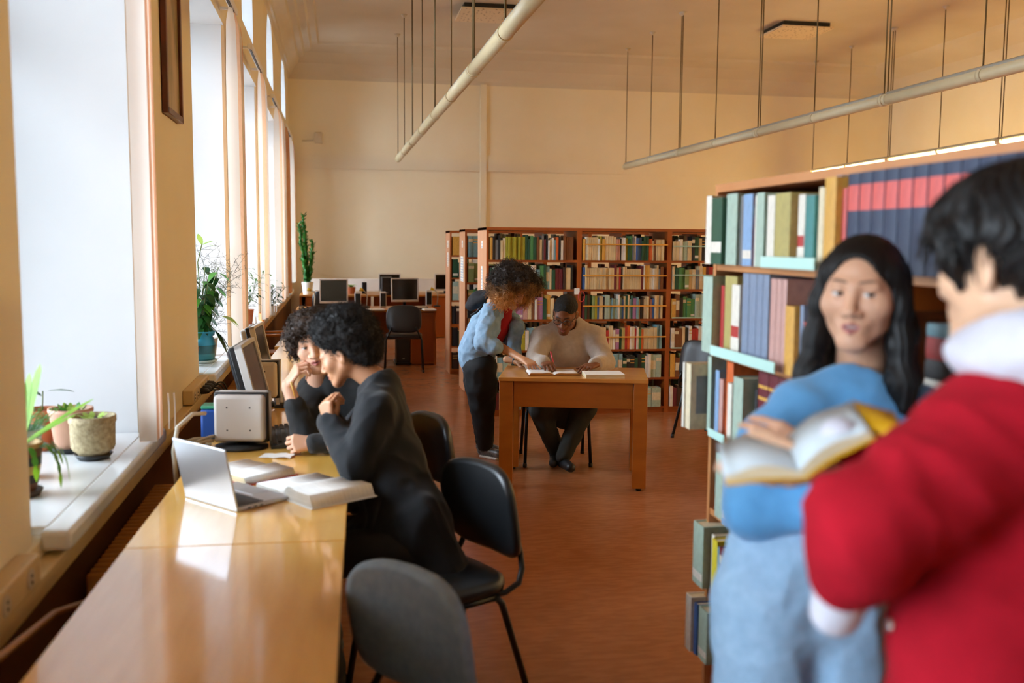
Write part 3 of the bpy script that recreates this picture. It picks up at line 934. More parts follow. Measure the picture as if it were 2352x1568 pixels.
# paper notices on the end panels
for (y0, y1, z0, z1, lb) in ((9.33, 9.41, 1.60, 1.675, 'small white label on the end panel of the long bookcase, upper'),
                             (9.33, 9.41, 1.20, 1.43, 'tall white shelf list on the end panel of the long bookcase, lower'),
                             (10.85, 10.93, 1.60, 1.68, 'small white label on the end panel of the second bookcase row'),
                             (10.80, 11.04, 1.22, 1.50, 'large white sheet on the end panel of the second bookcase row'),
                             (12.30, 12.40, 1.59, 1.68, 'small white label on the end panel of the third bookcase row, upper'),
                             (12.30, 12.40, 1.35, 1.53, 'white label on the end panel of the third bookcase row, lower')):
    g = MB(); g.b2((1.3715, y0, z0), (1.3745, y1, z1), M['paper'])
    for k in range(int((z1 - z0) / .03)):
        g.b2((1.371, y0 + .012, z0 + .012 + k * .03), (1.3716, y1 - .012, z0 + .018 + k * .03), mat('pale_blue_print', '8fa6c8', .8))
    tag(g.build('shelf_notice'), lb, 'notice', 'paper notices on the bookcase ends')

# ---------------------------------------------------------------- books
BC = dict(o=('d9a447', 'ochre'), k=('1c1b1e', 'black'), g=('77787a', 'grey'), t=('dcc598', 'tan'), y=('a9a02a', 'olive yellow'), G=('1f4f36', 'dark green'),
          e=('4c8a52', 'green'), r=('b5302a', 'red'), m=('6b1c26', 'maroon'), b=('3a62a0', 'blue'), w=('e6e0d2', 'white'), c=('7fa9b4', 'pale blue'), n=('7a4724', 'brown'),
          O=('d8662a', 'orange'), p=('b07aa0', 'mauve'), l=('8fa268', 'sage green'), s=('a9bfae', 'grey green'), d=('3c2015', 'dark brown'), N=('2c3a55', 'navy'),
          B=('86a8cf', 'sky blue'), T=('3f8785', 'teal'), V=('b4a663', 'khaki'), P=('c79a90', 'dusty pink'), S=('7f8ea6', 'slate blue'), Y=('e0cf35', 'yellow'), C=('e2d4b2', 'cream'), q=('d9605a', 'coral'), M=('c4ddd8', 'mint'))
BME = {}
def bmat(c):
    h = BC[c][0]
    v = [int(h[i:i + 2], 16) for i in (0, 2, 4)]
    d = '%02x%02x%02x' % tuple(int(q * .9) for q in v)
    return mat('book_cloth_' + BC[c][1].replace(' ', '_'), h, .55, c2=d, scale=9)
def spine_pts(n=5):
    return [(-.5 + k / (n - 1), -.012 * 4 * (k / (n - 1)) * (1 - k / (n - 1))) for k in range(n)]
def cover_bm(g, m, x0=0, sx=1, y0=0, sy=1, z0=0, sz=1, lab=None, pages=None):
    """unit book: spine on -y at y=0, fore-edge at y=1, bottom z=0, top z=1, thickness along x"""
    sp_ = spine_pts()
    T = .1
    outer = [(x, y) for x, y in sp_] + [(.5, 1), (.5 - T, 1), (.5 - T, .03), (-.5 + T, .03), (-.5 + T, 1), (-.5, 1)]
    def X(p, z): return (x0 + p[0] * sx, y0 + p[1] * sy, z0 + z * sz)
    g.prism([X(p, 0) for p in outer], (0, 0, sz), m)
    if pages:
        g.prism([X(p, .015) for p in [(-.5 + T, .03), (.5 - T, .03), (.5 - T, .97), (-.5 + T, .97)]], (0, 0, .965 * sz), pages)
    if lab:
        for (za, zb, lm) in lab:
            g.prism([X((x * .96, y - .002), za) for x, y in sp_] + [X((.45, .004), za), X((-.45, .004), za)], (0, 0, (zb - za) * sz), lm)
LABS = {0: None, 1: [(.72, .86, 'C')], 2: [(.66, .70, 'o'), (.80, .84, 'o')], 3: [(.10, .22, 'w')], 4: [(.35, .75, 'C')], 5: [(.62, .88, 'q')], 6: [(.18, .34, 'w')], 7: [(.3, .45, 'r')], 8: None}
def unit_book(c, lab):
    key = (c, lab)
    if key not in BME:
        g = MB(); L = LABS[lab]
        cover_bm(g, bmat(c), lab=[(a, b, bmat(m_)) for a, b, m_ in L] if L else None, pages=M['pedge'])
        BME[key] = g.mesh('book')
    return BME[key]
ORD = ['first', 'second', 'third', 'fourth', 'fifth', 'sixth', 'seventh', 'eighth', 'ninth', 'tenth', 'eleventh', 'twelfth', '13th', '14th', '15th', '16th', '17th', '18th', '19th', '20th', '21st', '22nd', '23rd', '24th', '25th', '26th', '27th', '28th', '29th', '30th', '31st', '32nd', '33rd', '34th', '35th', '36th', '37th', '38th', '39th', '40th']
ROWN = ['bottom', 'fifth', 'fourth', 'third', 'second', 'top']
PAT = {  # long bookcase, top shelf first
    0: ['okgktCyyyyyyyyGGeGntgmkwtwcOkwnnnn', 'GstwyylGeCwwrywwceGctGmmmdttk', 'GstnmppPutnwpGotngkwts', 'stwwbtswywctrwtwgsttok', 'lwcstGkntwlscmotgwks', 'kmwtdsnGtwmkstdw'],
    1: ['owtttttwyotttttPPkwwyGegwbbbGGGOOtntttt', 'bttttttttttttmtrdtttttttttmwootwwwtgn', 'mGdGlybttkssscsswcbtGtcTpctkdwttnPbttgt', 'okgnwdktttrttwpGVrOwwrweOtttttcc', 'soylwtsccGkkGkGwwss', 'kGtyVwmss'],
    2: ['ttwstkGtkwkwwwllw', 'tGeelttgtomrsstdt', 'onkeeesswwwGGG', 'wnntkwrrwweOGkkk', 'onlltddn', 'wmdddkmOtdk']}
cand = []
def shelf_fill(pat, x0, x1, z, y, hmin, hmax, dmax, rnd_, where, gap_end=0.0):
    ws = []
    for c in pat:
        ws.append(rnd_.uniform(.75, 1.25) * {'k': .9, 'y': 1.0, 't': .95, 's': 1.25, 'w': .85, 'p': 1.8, 'P': 1.1, 'l': 1.3, 'c': 1.1, 'm': 1.0}.get(c, 1.0))
    k = (x1 - x0 - gap_end) / sum(ws)
    x = x0
    ph = {}
    for i, (c, w) in enumerate(zip(pat, ws)):
        w *= k
        hh = ph.get(c) if (i and pat[i - 1] == c and rnd_.random() < .8) else None
        if hh is None: hh = rnd_.uniform(hmin, hmax)
        ph[c] = hh
        cand.append(dict(c=c, x=x + w / 2, w=w * .96, h=hh, z=z, y=y + rnd_.uniform(-.012, .008), d=rnd_.uniform(dmax * .8, dmax), i=i, where=where, lab=rnd_.choice([0, 0, 1, 2, 3, 4])))
        x += w
r2 = random.Random(11)
for bay in range(3):
    for row in range(6):
        pat = PAT[bay][row]
        x0 = 1.375 + bay * .90 + .032; x1 = 1.375 + (bay + 1) * .90 - .032
        if bay == 2: x1 = x0 + .5 if len(pat) < 12 else x1 - .22
        z = ZA[5 - row]
        shelf_fill([BC_ for BC_ in pat if BC_ in BC], x0, x1, z, 9.085, .185 if row < 5 else .165, .235, .16, r2, (['left', 'middle', 'right'][bay] + ' bay', ['top', 'second', 'third', 'fourth', 'fifth', 'bottom'][row], 'long bookcase'), .03)
# narrow strips of the rows behind
for (yy, nm, pats) in ((10.66, 'second bookcase row', ['cckss', 'llkll', 'lelss', 'tlske', 'dnkst', 'kmstd']), (12.15, 'third bookcase row', ['ooo', 'GTGtw', 'sCCkw', 'kdnkd', 'kGdtk', 'ddmwt'])):
    for row in range(6):
        z = ZA[5 - row]
        n_ = len(pats[row])
        w_ = .062 if n_ > 3 else .085
        shelf_fill(pats[row], 1.41, 1.41 + w_ * n_, z, yy + .012, .18, .235, .16, r2, ('end', ['top', 'second', 'third', 'fourth', 'fifth', 'bottom'][row], nm))

# near bookcase: explicit books, far to near; (colour, px left, px right) on the face, heights in metres
def ry(px): return px  # replaced by explicit depths below
NEARB = {
 5: (1.591, [('w', 3.36, 3.31, .235, .045, 0), ('G', 3.31, 3.215, .225, .045, 6), ('s', 3.215, 3.125, .235, .03, 0), ('g', 3.122, 3.075, .225, .02, 0), ('B', 3.075, 3.005, .228, .03, 3),
      ('q', 3.003, 2.985, .222, .02, 1), ('w', 2.985, 2.945, .22, .03, 0), ('s', 2.943, 2.885, .226, .045, 0), ('G', 2.882, 2.865, .22, .02, 0), ('w', 2.863, 2.812, .215, .045, 0), ('V', 2.81, 2.71, .218, .045, 0),
      ('q', 2.708, 2.693, .20, .02, 0), ('w', 2.692, 2.65, .21, .03, 7), ('T', 2.648, 2.595, .205, .03, 0), ('C', 2.593, 2.565, .225, .02, 0), ('C', 2.563, 2.535, .222, .02, 0), ('w', 2.533, 2.505, .218, .02, 0), ('s', 2.503, 2.485, .205, .02, 0), ('S', 2.483, 2.455, .25, .03, 0), ('q', 2.453, 2.425, .215, .03, 0)]),
 4: (1.283, [('s', 3.36, 3.27, .265, .05, 0), ('r', 3.268, 3.235, .235, .02, 0), ('V', 3.233, 3.13, .27, .02, 0), ('w', 3.125, 3.06, .245, .04, 7), ('S', 3.05, 3.0, .285, .035, 0), ('S', 2.998, 2.945, .285, .035, 0), ('S', 2.943, 2.90, .285, .035, 0), ('S', 2.898, 2.855, .285, .035, 0),
      ('P', 2.853, 2.815, .275, .03, 0), ('P', 2.813, 2.78, .275, .03, 0), ('P', 2.778, 2.745, .275, .03, 0), ('o', 2.74, 2.68, .20, .035, 0), ('S', 2.678, 2.655, .205, .02, 0), ('q', 2.653, 2.635, .16, .02, 5), ('p', 2.63, 2.60, .15, .03, 3), ('S', 2.598, 2.565, .155, .03, 6), ('N', 2.563, 2.535, .155, .02, 0),
      ('V', 2.533, 2.505, .15, .02, 0), ('N', 2.503, 2.475, .155, .02, 5), ('w', 2.473, 2.445, .185, .03, 0), ('n', 2.443, 2.42, .18, .02, 0)]),
 3: (1.000, [('w', 3.42, 3.40, .235, .095, 0), ('C', 3.398, 3.35, .235, .09, 8), ('s', 3.345, 3.31, .265, .03, 0), ('B', 3.27, 3.235, .225, .03, 0), ('P', 3.233, 3.20, .20, .03, 0), ('O', 3.198, 3.14, .265, .02, 0), ('w', 3.137, 3.10, .20, .04, 0), ('g', 3.098, 3.08, .19, .03, 0), ('s', 3.078, 3.00, .23, .045, 0),
      ('k', 2.99, 2.97, .2, .01, 0), ('m', 2.965, 2.89, .262, .01, 2), ('m', 2.888, 2.82, .262, .01, 2), ('m', 2.818, 2.75, .262, .01, 2), ('m', 2.748, 2.68, .262, .01, 2), ('d', 2.67, 2.60, .24, .01, 1), ('n', 2.598, 2.53, .24, .01, 1), ('m', 2.52, 2.45, .25, .01, 0)]),
 2: (.708, [('s', 3.27, 3.20, .225, .02, 0), ('k', 3.195, 3.175, .23, .0, 0), ('B', 3.17, 3.075, .215, .035, 3), ('s', 3.07, 2.985, .22, .03, 3), ('n', 2.98, 2.925, .2, .01, 1), ('d', 2.92, 2.875, .2, .01, 0), ('r', 2.873, 2.85, .19, .01, 0), ('s', 2.845, 2.78, .21, .02, 0), ('w', 2.778, 2.745, .2, .02, 0), ('t', 2.743, 2.70, .21, .02, 0)]),
 1: (.432, [('s', 3.39, 3.29, .225, .05, 3), ('n', 3.287, 3.265, .2, .02, 0), ('w', 3.263, 3.235, .21, .03, 0), ('Y', 3.233, 3.185, .205, .04, 0), ('c', 3.183, 3.165, .19, .04, 0), ('m', 3.155, 3.06, .20, .045, 1), ('w', 3.058, 3.035, .2, .04, 0), ('m', 3.03, 2.93, .2, .03, 1)]),
 0: (.168, [('w', 3.42, 3.365, .205, .06, 0), ('b', 3.363, 3.33, .19, .05, 0), ('s', 3.328, 3.245, .19, .045, 3), ('w', 3.23, 3.205, .18, .0, 0), ('k', 3.2, 3.165, .18, .0, 0), ('T', 3.16, 3.13, .185, .0, 0), ('N', 3.125, 3.02, .20, .04, 3)])}
r3 = random.Random(5)
BK = 'books on the near right bookcase'
nnear = 0
UC = {}
def near_parts(c, lab):
    if (c, lab) not in UC:
        g = MB(); cover_bm(g, bmat(c)); a = g.mesh('cover')
        g = MB(); T = .1
        g.prism([(-.5 + T, .03, .015), (.5 - T, .03, .015), (.5 - T, .97, .015), (-.5 + T, .97, .015)], (0, 0, .965), M['pedge']); b = g.mesh('page_block')
        l_ = None
        if LABS[lab]:
            g = MB()
            sp_ = spine_pts()
            for za, zb, lm in LABS[lab]:
                g.prism([(x * .96, y - .004, za) for x, y in sp_] + [(.45, .004, za), (-.45, .004, za)], (0, 0, zb - za), bmat(lm))
            l_ = g.mesh('spine_label')
        UC[(c, lab)] = (a, b, l_)
    return UC[(c, lab)]
def near_book(c, y0, y1, z, hh, pro, lab, label, lean=0.0, dep=None):
    global nnear
    w = abs(y0 - y1) * .97
    t = empty('book', (RX - pro, (y0 + y1) / 2, z), -PI / 2, label, 'book', BK)
    d_ = dep or r3.uniform(.15, .2)
    t.scale = (w, d_, hh)
    t.rotation_euler = (0, lean, -PI / 2)
    a, b, l_ = near_parts(c, lab)
    co = link('cover', a, t); link('page_block', b, t)
    if l_: link('spine_label', l_, co)
    if lab == 8:
        g = MB(); g.b2((-.512, .13, .24), (-.497, .42, .82), mat('grey_cover_photo', '8d8f92', .5, c2='74767a', scale=3)); g.b2((.497, .13, .24), (.512, .42, .82), mat('grey_cover_photo', '', .5)); g.build('cover_photo', co)
    nnear += 1
SHN = {5: 'top', 4: 'second', 3: 'third', 2: 'fourth', 1: 'fifth', 0: 'lowest'}
for k, (z, L) in NEARB.items():
    for i, (c, y0, y1, hh, pro, lab) in enumerate(L):
        if y0 > 3.279:     # first books sit just inside the end panel
            pass
        near_book(c, y0 - .10 if k in (5, 4, 3, 1, 0) and False else y0 - .085, y1 - .085, z, hh, pro, lab, '%s book, %s from the far end on the %s shelf of the near bookcase' % (BC[c][1], ORD[i], SHN[k]))
# second bay of the near bookcase
near_book('o', 2.418, 2.358, 1.591, .245, .05, 0, 'golden book protruding at the post between the two near bays')
for i in range(13):
    y1_ = 2.335 - i * .058
    near_book('N', y1_, y1_ - .056, 1.591, .25, .03, 5, 'navy volume with coral title band, %s of the matching set above the woman' % ORD[i])
for i, (c, y0, y1, hh) in enumerate((('w', 1.575, 1.55, .2), ('d', 1.548, 1.50, .22))):
    near_book(c, y0, y1, 1.591, hh, .02, 0, '%s book at the near end of the navy set on the top shelf' % BC[c][1])
# lying stack beside her hair, second shelf of the second bay
LY = [('m', .05), ('w', .03), ('k', .045), ('r', .05), ('c', .03)]
zz = 1.283
for i, (c, h_) in enumerate(LY):
    t = empty('book', (RX - .02, 1.92 - .01 * i, zz + h_ / 2), 0, '%s book lying flat, %s from bottom of the pile behind the long black hair' % (BC[c][1], ORD[i]), 'book', BK)
    t.scale = (h_ * .98, .17, .22)
    t.rotation_euler = (PI / 2, 0, -PI / 2) if False else (0, 0, 0)
    t.matrix_world = Matrix.Translation((RX - .02, 1.98, zz + h_ / 2)) @ Matrix.Rotation(-PI / 2, 4, 'Z') @ Matrix.Rotation(PI / 2, 4, 'Y') @ Matrix.Diagonal((h_ * .98, .17, .22, 1))
    a, b, l_ = near_parts(c, 0)
    link('cover', a, t); link('page_block', b, t)
    nnear += 1; zz += h_
for i, (c, y0, y1, hh) in enumerate((('V', 2.30, 2.26, .14), ('O', 2.258, 2.215, .17), ('s', 2.21, 2.16, .2), ('n', 2.15, 2.09, .22), ('w', 1.74, 1.71, .2), ('B', 1.70, 1.66, .22))):
    near_book(c, y0, y1, 1.283, hh, .02, 0, '%s upright book on the second shelf of the second near bay, %s along' % (BC[c][1], ORD[i]))
for kz, zz_ in ((3, 1.0), (2, .708)):
    for i, c in enumerate('mnwdGts'):
        near_book(c, 2.36 - i * .055, 2.31 - i * .055, zz_, r3.uniform(.19, .24), .02, 0, '%s book, %s along the %s shelf behind the woman in blue' % (BC[c][1], ORD[i], SHN[kz]))
# grey photo on the jacket of the cream book
t = empty('shelf_label_strip', (RX - .035, 2.62, 1.5925), 0, 'mint plastic strip under the right half of the top shelf books, near bookcase', 'label strip', 'mint shelf strips')
MINT = mat('mint_plastic_strip', 'b9e0d6', .4)
g = MB(); g.box((-.02, 0, .015), (.006, .34, .034), MINT, .002); g.build('strip', t)
t = empty('shelf_label_strip', (RX - .045, 2.92, 1.2845), 0, 'long mint plastic strip under the second shelf books, near bookcase', 'label strip', 'mint shelf strips')
g = MB(); g.box((-.02, -.02, .015), (.006, .50, .034), MINT, .002); g.build('strip', t)
t = empty('shelf_label_strip', (RX - .055, 3.08, 1.0015), 0, 'short mint plastic strip on the third shelf, near bookcase', 'label strip', 'mint shelf strips')
g = MB(); g.box((-.01, 0, .013), (.006, .14, .028), MINT, .002); g.build('strip', t)

# far books: the largest stay things of their own, the remainder is one mass
BUD = 300 - nnear - 6
def size_in_view(q): return q['h'] * q['w'] / (q['y'] ** 2) * (0 if q['x'] > 3.62 else 1)
hid = []
for q in cand:
    q['s'] = size_in_view(q)
cand_sorted = sorted(cand, key=lambda q: -q['s'])
ind = cand_sorted[:BUD]; rest = cand_sorted[BUD:]
for q in ind:
    o = link('book', unit_book(q['c'], q['lab']))
    o.location = (q['x'], q['y'], q['z'] + .0005)
    o.scale = (q['w'], q['d'], q['h'])
    bay, row, case = q['where']
    tag(o, '%s book, %s from left, %s shelf, %s of %s' % (BC[q['c']][1], ORD[q['i']], row, bay, case), 'book', 'books on the far bookcases')
g = MB()
for q in rest:
    cover_bm(g, bmat(q['c']), q['x'], q['w'], q['y'], q['d'], q['z'], q['h'], pages=M['pedge'])
# backs of the books shelved from the other side
r4 = random.Random(3)
for yb in (9.42,):
    for row in range(6):
        x = 1.42
        while x < 4.6:
            w = r4.uniform(.02, .04)
            c = r4.choice('ktdsGwnmtk')
            g.b2((x, yb, ZA[row]), (x + w * .95, yb + .14, ZA[row] + r4.uniform(.17, .255)), bmat(c))
            x += w
o = g.build('book_rows')
tag(o, 'smaller and rear books filling the remaining far shelves as a mass', 'books', None, 'stuff')

# cords stretched across the far shelves
ORC = mat('orange_cord', 'e0a23c', .5); MIC = mat('pale_mint_cord', 'a9cdbf', .5)
for row, zz_ in ((0, .145), (1, .125), (2, .12), (3, .115)):
    g = MB(); g.b2((2.305, 9.058, ZA[5 - row] + zz_), (3.145, 9.062, ZA[5 - row] + zz_ + .012), ORC)
    g.build('retaining_cord', CASE_A).matrix_parent_inverse = CASE_A_INV
for row, zz_ in ((0, .13), (1, .13), (2, .0), (3, .0)):
    g = MB(); g.b2((3.205, 9.058, ZA[5 - row] + zz_ + .002), (3.70, 9.062, ZA[5 - row] + zz_ + .014), MIC)
    g.build('retaining_cord', CASE_A).matrix_parent_inverse = CASE_A_INV
t = empty('keyring', (2.275, 9.085, 1.20), 0, 'small red and white loop tag hanging on the bookcase post above the seated man', 'tag')
g = MB(); g.tube([(.02 + .03 * math.cos(a), -.01, -.05 + .05 * math.sin(a)) for a in [k / 12 * 2 * PI for k in range(13)]], .005, mat('red_loop', 'c9433c', .5), 6); g.build('loop', t)
g = MB(); g.box((-.025, -.005, .0), (.05, .008, .06), M['paper']); g.build('card', t)

# ================================================================ plants
GR = dict(bright=mat('bright_leaf', '8fbf2e', .42, c2='6fa01f', scale=12, trans=.25), dark=mat('dark_leaf', '24501f', .35, c2='173a14', scale=10, trans=.08), mid=mat('mid_leaf', '4f8a2c', .4, c2='3d7422', scale=10, trans=.15),
          pale=mat('pale_leaf', 'b6d06a', .45, c2='9cbc4c', scale=10, trans=.3), stem=mat('plant_stem', '5f6a35', .6), twig=mat('thin_twig', '4d4a35', .7), cactus=mat('cactus_green', '2f7d2a', .5, c2='1d5f1e', scale=20))
def pot(loc, prof, m, name, label, rim=True, saucer=None, mats=None, soil=None, group='potted plants on the window sills', n=32):
    t = empty(name, loc, 0, label, 'potted plant', group)
    base = .016 if saucer else 0
    g = MB(); g.lathe((0, 0, base), prof + [(prof[-1][0] * .9, prof[-1][1]), (prof[-1][0] * .88, prof[-1][1] - .03)], m, n, mats=(mats + [mats[-1]] * 2) if mats else None); g.lathe((0, 0, base), [(0, 0), (prof[0][0], 0)], m, n); g.build('pot', t)
    zt_ = base + prof[-1][1] - .018
    g = MB(); g.lathe((0, 0, zt_), [(prof[-1][0] * .9, -.002), (prof[-1][0] * .5, .004), (0, .006)], M['soil'], n); g.build('soil', t)
    if saucer:
        r, m2 = saucer
        g = MB(); g.lathe((0, 0, 0), [(0, 0), (r * .8, 0), (r, .02), (r * .95, .022), (r * .75, .008), (0, .008)], m2, n); g.build('saucer', t)
    return t, zt_
SZ = .803
STONE = mat('speckled_stone_glaze', 'b3a17c', .75, c2='8c7a58', scale=60, bump=.5, bscale=120)
TERRA = mat('terracotta', 'b8673c', .8, c2='a85a33', scale=14)
t, z_ = pot((-.955, 4.00, SZ), [(.055, 0), (.062, .012), (.075, .02), (.082, .035), (.084, .125), (.088, .13), (.088, .155)], STONE, 'potted_seedling', 'rough speckled stone pot on a dark saucer, nearest on the sill edge', saucer=(.072, M['black']))
g = MB()
for k in range(9):
    a = k * 2.4; g.leaf((.025 * math.cos(a), .025 * math.sin(a), z_), (math.cos(a), math.sin(a), 1.1), .05, .012, GR['pale'])
g.build('leaves', t)
t, z_ = pot((-1.075, 4.16, SZ), [(.06, 0), (.065, .01), (.082, .14), (.086, .145), (.086, .16)], mat('pinkish_glazed_pot', 'c99c82', .5, c2='b98a70', scale=10), 'potted_succulent', 'pinkish clay pot with small green shoots, behind the speckled stone pot', saucer=(.085, M['black']))
g = MB()
for k in range(16):
    a = k * 2.4; r_ = .05 * math.sqrt(k / 16)
    g.leaf((r_ * math.cos(a), r_ * math.sin(a), z_), (math.cos(a) * .6, math.sin(a) * .6, 1.2), .05, .011, GR['mid' if k % 2 else 'pale'])
g.build('leaves', t)
t, z_ = pot((-1.20, 4.22, SZ), [(.045, 0), (.05, .01), (.055, .06), (.05, .07), (.058, .13), (.07, .14), (.07, .15)], TERRA, 'potted_cutting', 'slim terracotta pot on saucer with a single drooping dark leaf', saucer=(.075, TERRA))
g = MB(); g.tube([(0, 0, z_), (.005, 0, z_ + .09)], .003, GR['stem'], 6); g.build('stem', t)
g = MB(); g.leaf((.005, 0, z_ + .085), (1, -.2, .35), .14, .02, GR['dark'], droop=.3); g.leaf((.0, 0, z_ + .07), (-.7, .3, .5), .08, .015, GR['dark']); g.build('leaves', t)
t, z_ = pot((-1.13, 3.70, SZ), [(.052, 0), (.056, .008), (.07, .15), (.078, .175), (.08, .18)], mat('celadon_pot', 'b9c4b4', .45, c2='aab5a5', scale=8), 'potted_fern', 'tall pale grey-green pot with fine fern shoots at the left of the sill')
g = MB()
for k in range(46):
    a = k * 2.4; r_ = .065 * math.sqrt(k / 46); L_ = rnd.uniform(.07, .13)
    d_ = Vector((math.cos(a) * .7, math.sin(a) * .7, 1.0)).normalized()
    p0 = Vector((r_ * math.cos(a), r_ * math.sin(a), z_))
    g.tube([p0, p0 + d_ * L_ * .6, p0 + d_ * L_ - Vector((0, 0, .02))], .0016, GR['mid'], 4, False)
    for j in range(5): g.leaf(p0 + d_ * L_ * (.35 + .13 * j), (math.cos(a + j * 2.5), math.sin(a + j * 2.5), .4), .022, .005, GR['mid'])
g.build('fronds', t)
BANDS = [mat('pot_band_brown', '6a3c1c', .6), mat('pot_band_dark', '2d2417', .6), mat('pot_band_tan', 'b08a4c', .6), mat('pot_band_dark', '', .6), mat('pot_band_brown', '', .6), mat('pot_band_tan', '', .6)]
t, z_ = pot((-1.055, 3.44, SZ), [(.045, 0), (.055, .03), (.06, .06), (.066, .09), (.068, .12), (.072, .15), (.074, .165)], BANDS[0], 'potted_leaf_cactus', 'banded brown pot with long bright strap leaves at the picture left', saucer=(.07, mat('brown_saucer', '4a2c16', .5)), mats=BANDS)
g = MB()
for (d_, L_, w_) in (((.10, .25, 1.0), .22, .016), ((.22, .2, 1.0), .25, .017), ((.55, .35, .45), .26, .016), ((.35, .3, .28), .20, .018), ((.0, .3, 1.1), .2, .014), ((-.35, .1, .9), .2, .015)):
    d_ = Vector(d_).normalized()
    pts = [Vector((0, 0, z_)) + d_ * L_ * q * 1.15 - Vector((0, 0, .07 * q * q * (1 - d_.z))) for q in (0, .25, .5, .75, .92, 1)]
    g.blade(pts, [w_ * .7, w_, w_ * 1.1, w_, w_ * .7, .002], GR['bright'], (0.9, -.35, .2))
g.build('strap_leaves', t)
g = MB()
for (a, n_) in ((-.3, 5), (.4, 4), (-.9, 4), (-.1, 3), (.15, 5)):
    p = Vector((.06 * math.cos(a), .06 * math.sin(a), z_ + .01)); d_ = Vector((math.cos(a) * .03, math.sin(a) * .03, .004))
    for j in range(n_):
        q = p + d_
        g.leaf(p, q - p, .04, .011, GR['bright' if j > n_ - 2 else 'mid'], nrm=(math.cos(a), math.sin(a), .3), droop=.4)
        p = p + Vector(d_).normalized() * .036; d_ = d_ + Vector((-.006 * math.cos(a), 0, -.022))
g.build('hanging_segments', t)

# turquoise pot with the leafy plant and the wispy twigs
TQ = mat('turquoise_glaze', '35a3bd', .3, c2='2a93ad', scale=5); TQD = mat('dark_teal_glaze', '1d5f66', .35, c2='2a7076', scale=5)
tp = [(.075, 0), (.092, .012), (.094, .05), (.094, .06), (.10, .11), (.09, .15), (.075, .175), (.10, .20), (.105, .205)]
t, z_ = pot((-.955, 7.10, SZ), tp, TQ, 'potted_ficus', 'turquoise two-tone jar on the second sill with a big leafy plant', saucer=(.11, mat('pale_saucer', 'c9d6cf', .4)), mats=[TQD, mat('teal_mid', '3f8d92', .35), TQD, TQD, TQ, TQ, TQ, TQ])
g = MB(); lv = MB()
for k in range(9):
    a = k * 2.4 + .5; tip = Vector((.13 * math.cos(a), .15 * math.sin(a), rnd.uniform(.30, .48)))
    pts = [Vector((0, 0, z_)), Vector((tip.x * .4, tip.y * .4, z_ + tip.z * .5)), Vector((tip.x, tip.y, z_ + tip.z))]
    g.tube(pts, [.006, .005, .003], GR['stem'], 6, False)
    for j in range(13):
        q = .15 + .85 * j / 12
        p = pts[0].lerp(pts[1], q * 2) if q < .5 else pts[1].lerp(pts[2], q * 2 - 1)
        b_ = a + j * 2.1
        lv.leaf(p, (math.cos(b_), math.sin(b_), .15), rnd.uniform(.08, .12), rnd.uniform(.022, .03), GR['dark' if (j + k) % 4 else 'mid'], droop=.85)
# upright pale sprout
g.tube([(0.0, 0, z_ + .3), (-.01, .0, z_ + .5), (.02, .02, z_ + .63)], .004, GR['stem'], 6, False)
for d_ in ((1, 0, .5), (-1, .1, .1), (.5, .4, .35), (-.3, .3, 1), (.9, -.2, .1)):
    lv.leaf((.02, .02, z_ + .62), d_, .11, .024, GR['pale'], droop=.2)
for d_ in ((.9, -.3, .2), (1, .1, -.1), (.8, .4, .1)):
    lv.leaf((.14, 0, z_ + .04 + .08), d_, .13, .034, GR['pale'], droop=.7)
for d_ in ((.6, -.3, -.5), (.8, 0, -.6), (.7, .3, -.4)):
    lv.leaf((.10, -.02, z_ + .02), d_, .12, .024, GR['dark'], droop=.8)
g.build('stems', t); lv.build('leaves', t)
def twiggy(loc, prof, m, label, hh, n, leafy, name, sau=None, spreadx=.16, seed=1):
    t, z_ = pot(loc, prof, m, name, label, saucer=sau)
    r5 = random.Random(seed)
    g = MB(); lv = MB()
    for k in range(n):
        a = k * 2.4; x, y = .02 * math.cos(a), .02 * math.sin(a)
        p = Vector((x, y, z_)); d_ = Vector((math.cos(a) * .22, math.sin(a) * .3, 1)).normalized()
        L_ = hh * r5.uniform(.6, 1)
        pts = [p]
        for j in range(9):
            d_ = (d_ + Vector((r5.uniform(-.22, .22), r5.uniform(-.22, .22), r5.uniform(-.08, .06)))).normalized()
            p = p + d_ * L_ / 9; pts.append(p.copy())
            for s_ in range(3 if leafy else 4):
                bd = Vector((r5.uniform(-1, 1), r5.uniform(-1, 1), r5.uniform(-.1, .9))).normalized()
                bl = r5.uniform(.04, .11) * hh / .5
                e_ = p + bd * bl
                g.tube([p, p + bd * bl * .5 + Vector((0, 0, .008)), e_], .0011 * (1.6 if leafy else 1), GR['twig'] if not leafy else GR['stem'], 3, False)
                if leafy:
                    lv.leaf(e_, bd + Vector((0, 0, -.2)), r5.uniform(.035, .07), .012, GR['mid' if r5.random() < .6 else 'dark'], droop=.5)
                else:
                    for u in range(5):
                        bd2 = Vector((r5.uniform(-1, 1), r5.uniform(-1, 1), r5.uniform(-.6, 1))).normalized()
                        g.tube([e_, e_ + bd2 * .03], .0008, GR['twig'], 3, False)
        g.tube(pts, [.004 * (1 - .08 * j) for j in range(10)], GR['twig'] if not leafy else GR['stem'], 5, False)
    g.build('twigs', t)
    if leafy: lv.build('leaves', t)
    else: lv.bm.free()
    return t
twiggy((-.97, 7.55, SZ), [(.06, 0), (.075, .12), (.08, .13)], mat('grey_clay_pot', 'a89e90', .6), 'wispy bare-twig plant in a grey pot right behind the turquoise jar', .72, 7, False, 'potted_twig_plant', seed=4)
t, z_ = pot((-1.02, 6.92, SZ), [(.04, 0), (.06, .04), (.075, .10), (.06, .15), (.07, .16)], mat('red_clay_pot', '9a4a24', .6, c2='7d381a', scale=9), 'potted_stub', 'small red-brown clay pot beside the turquoise jar, partly behind the pier', saucer=(.06, M['black']))
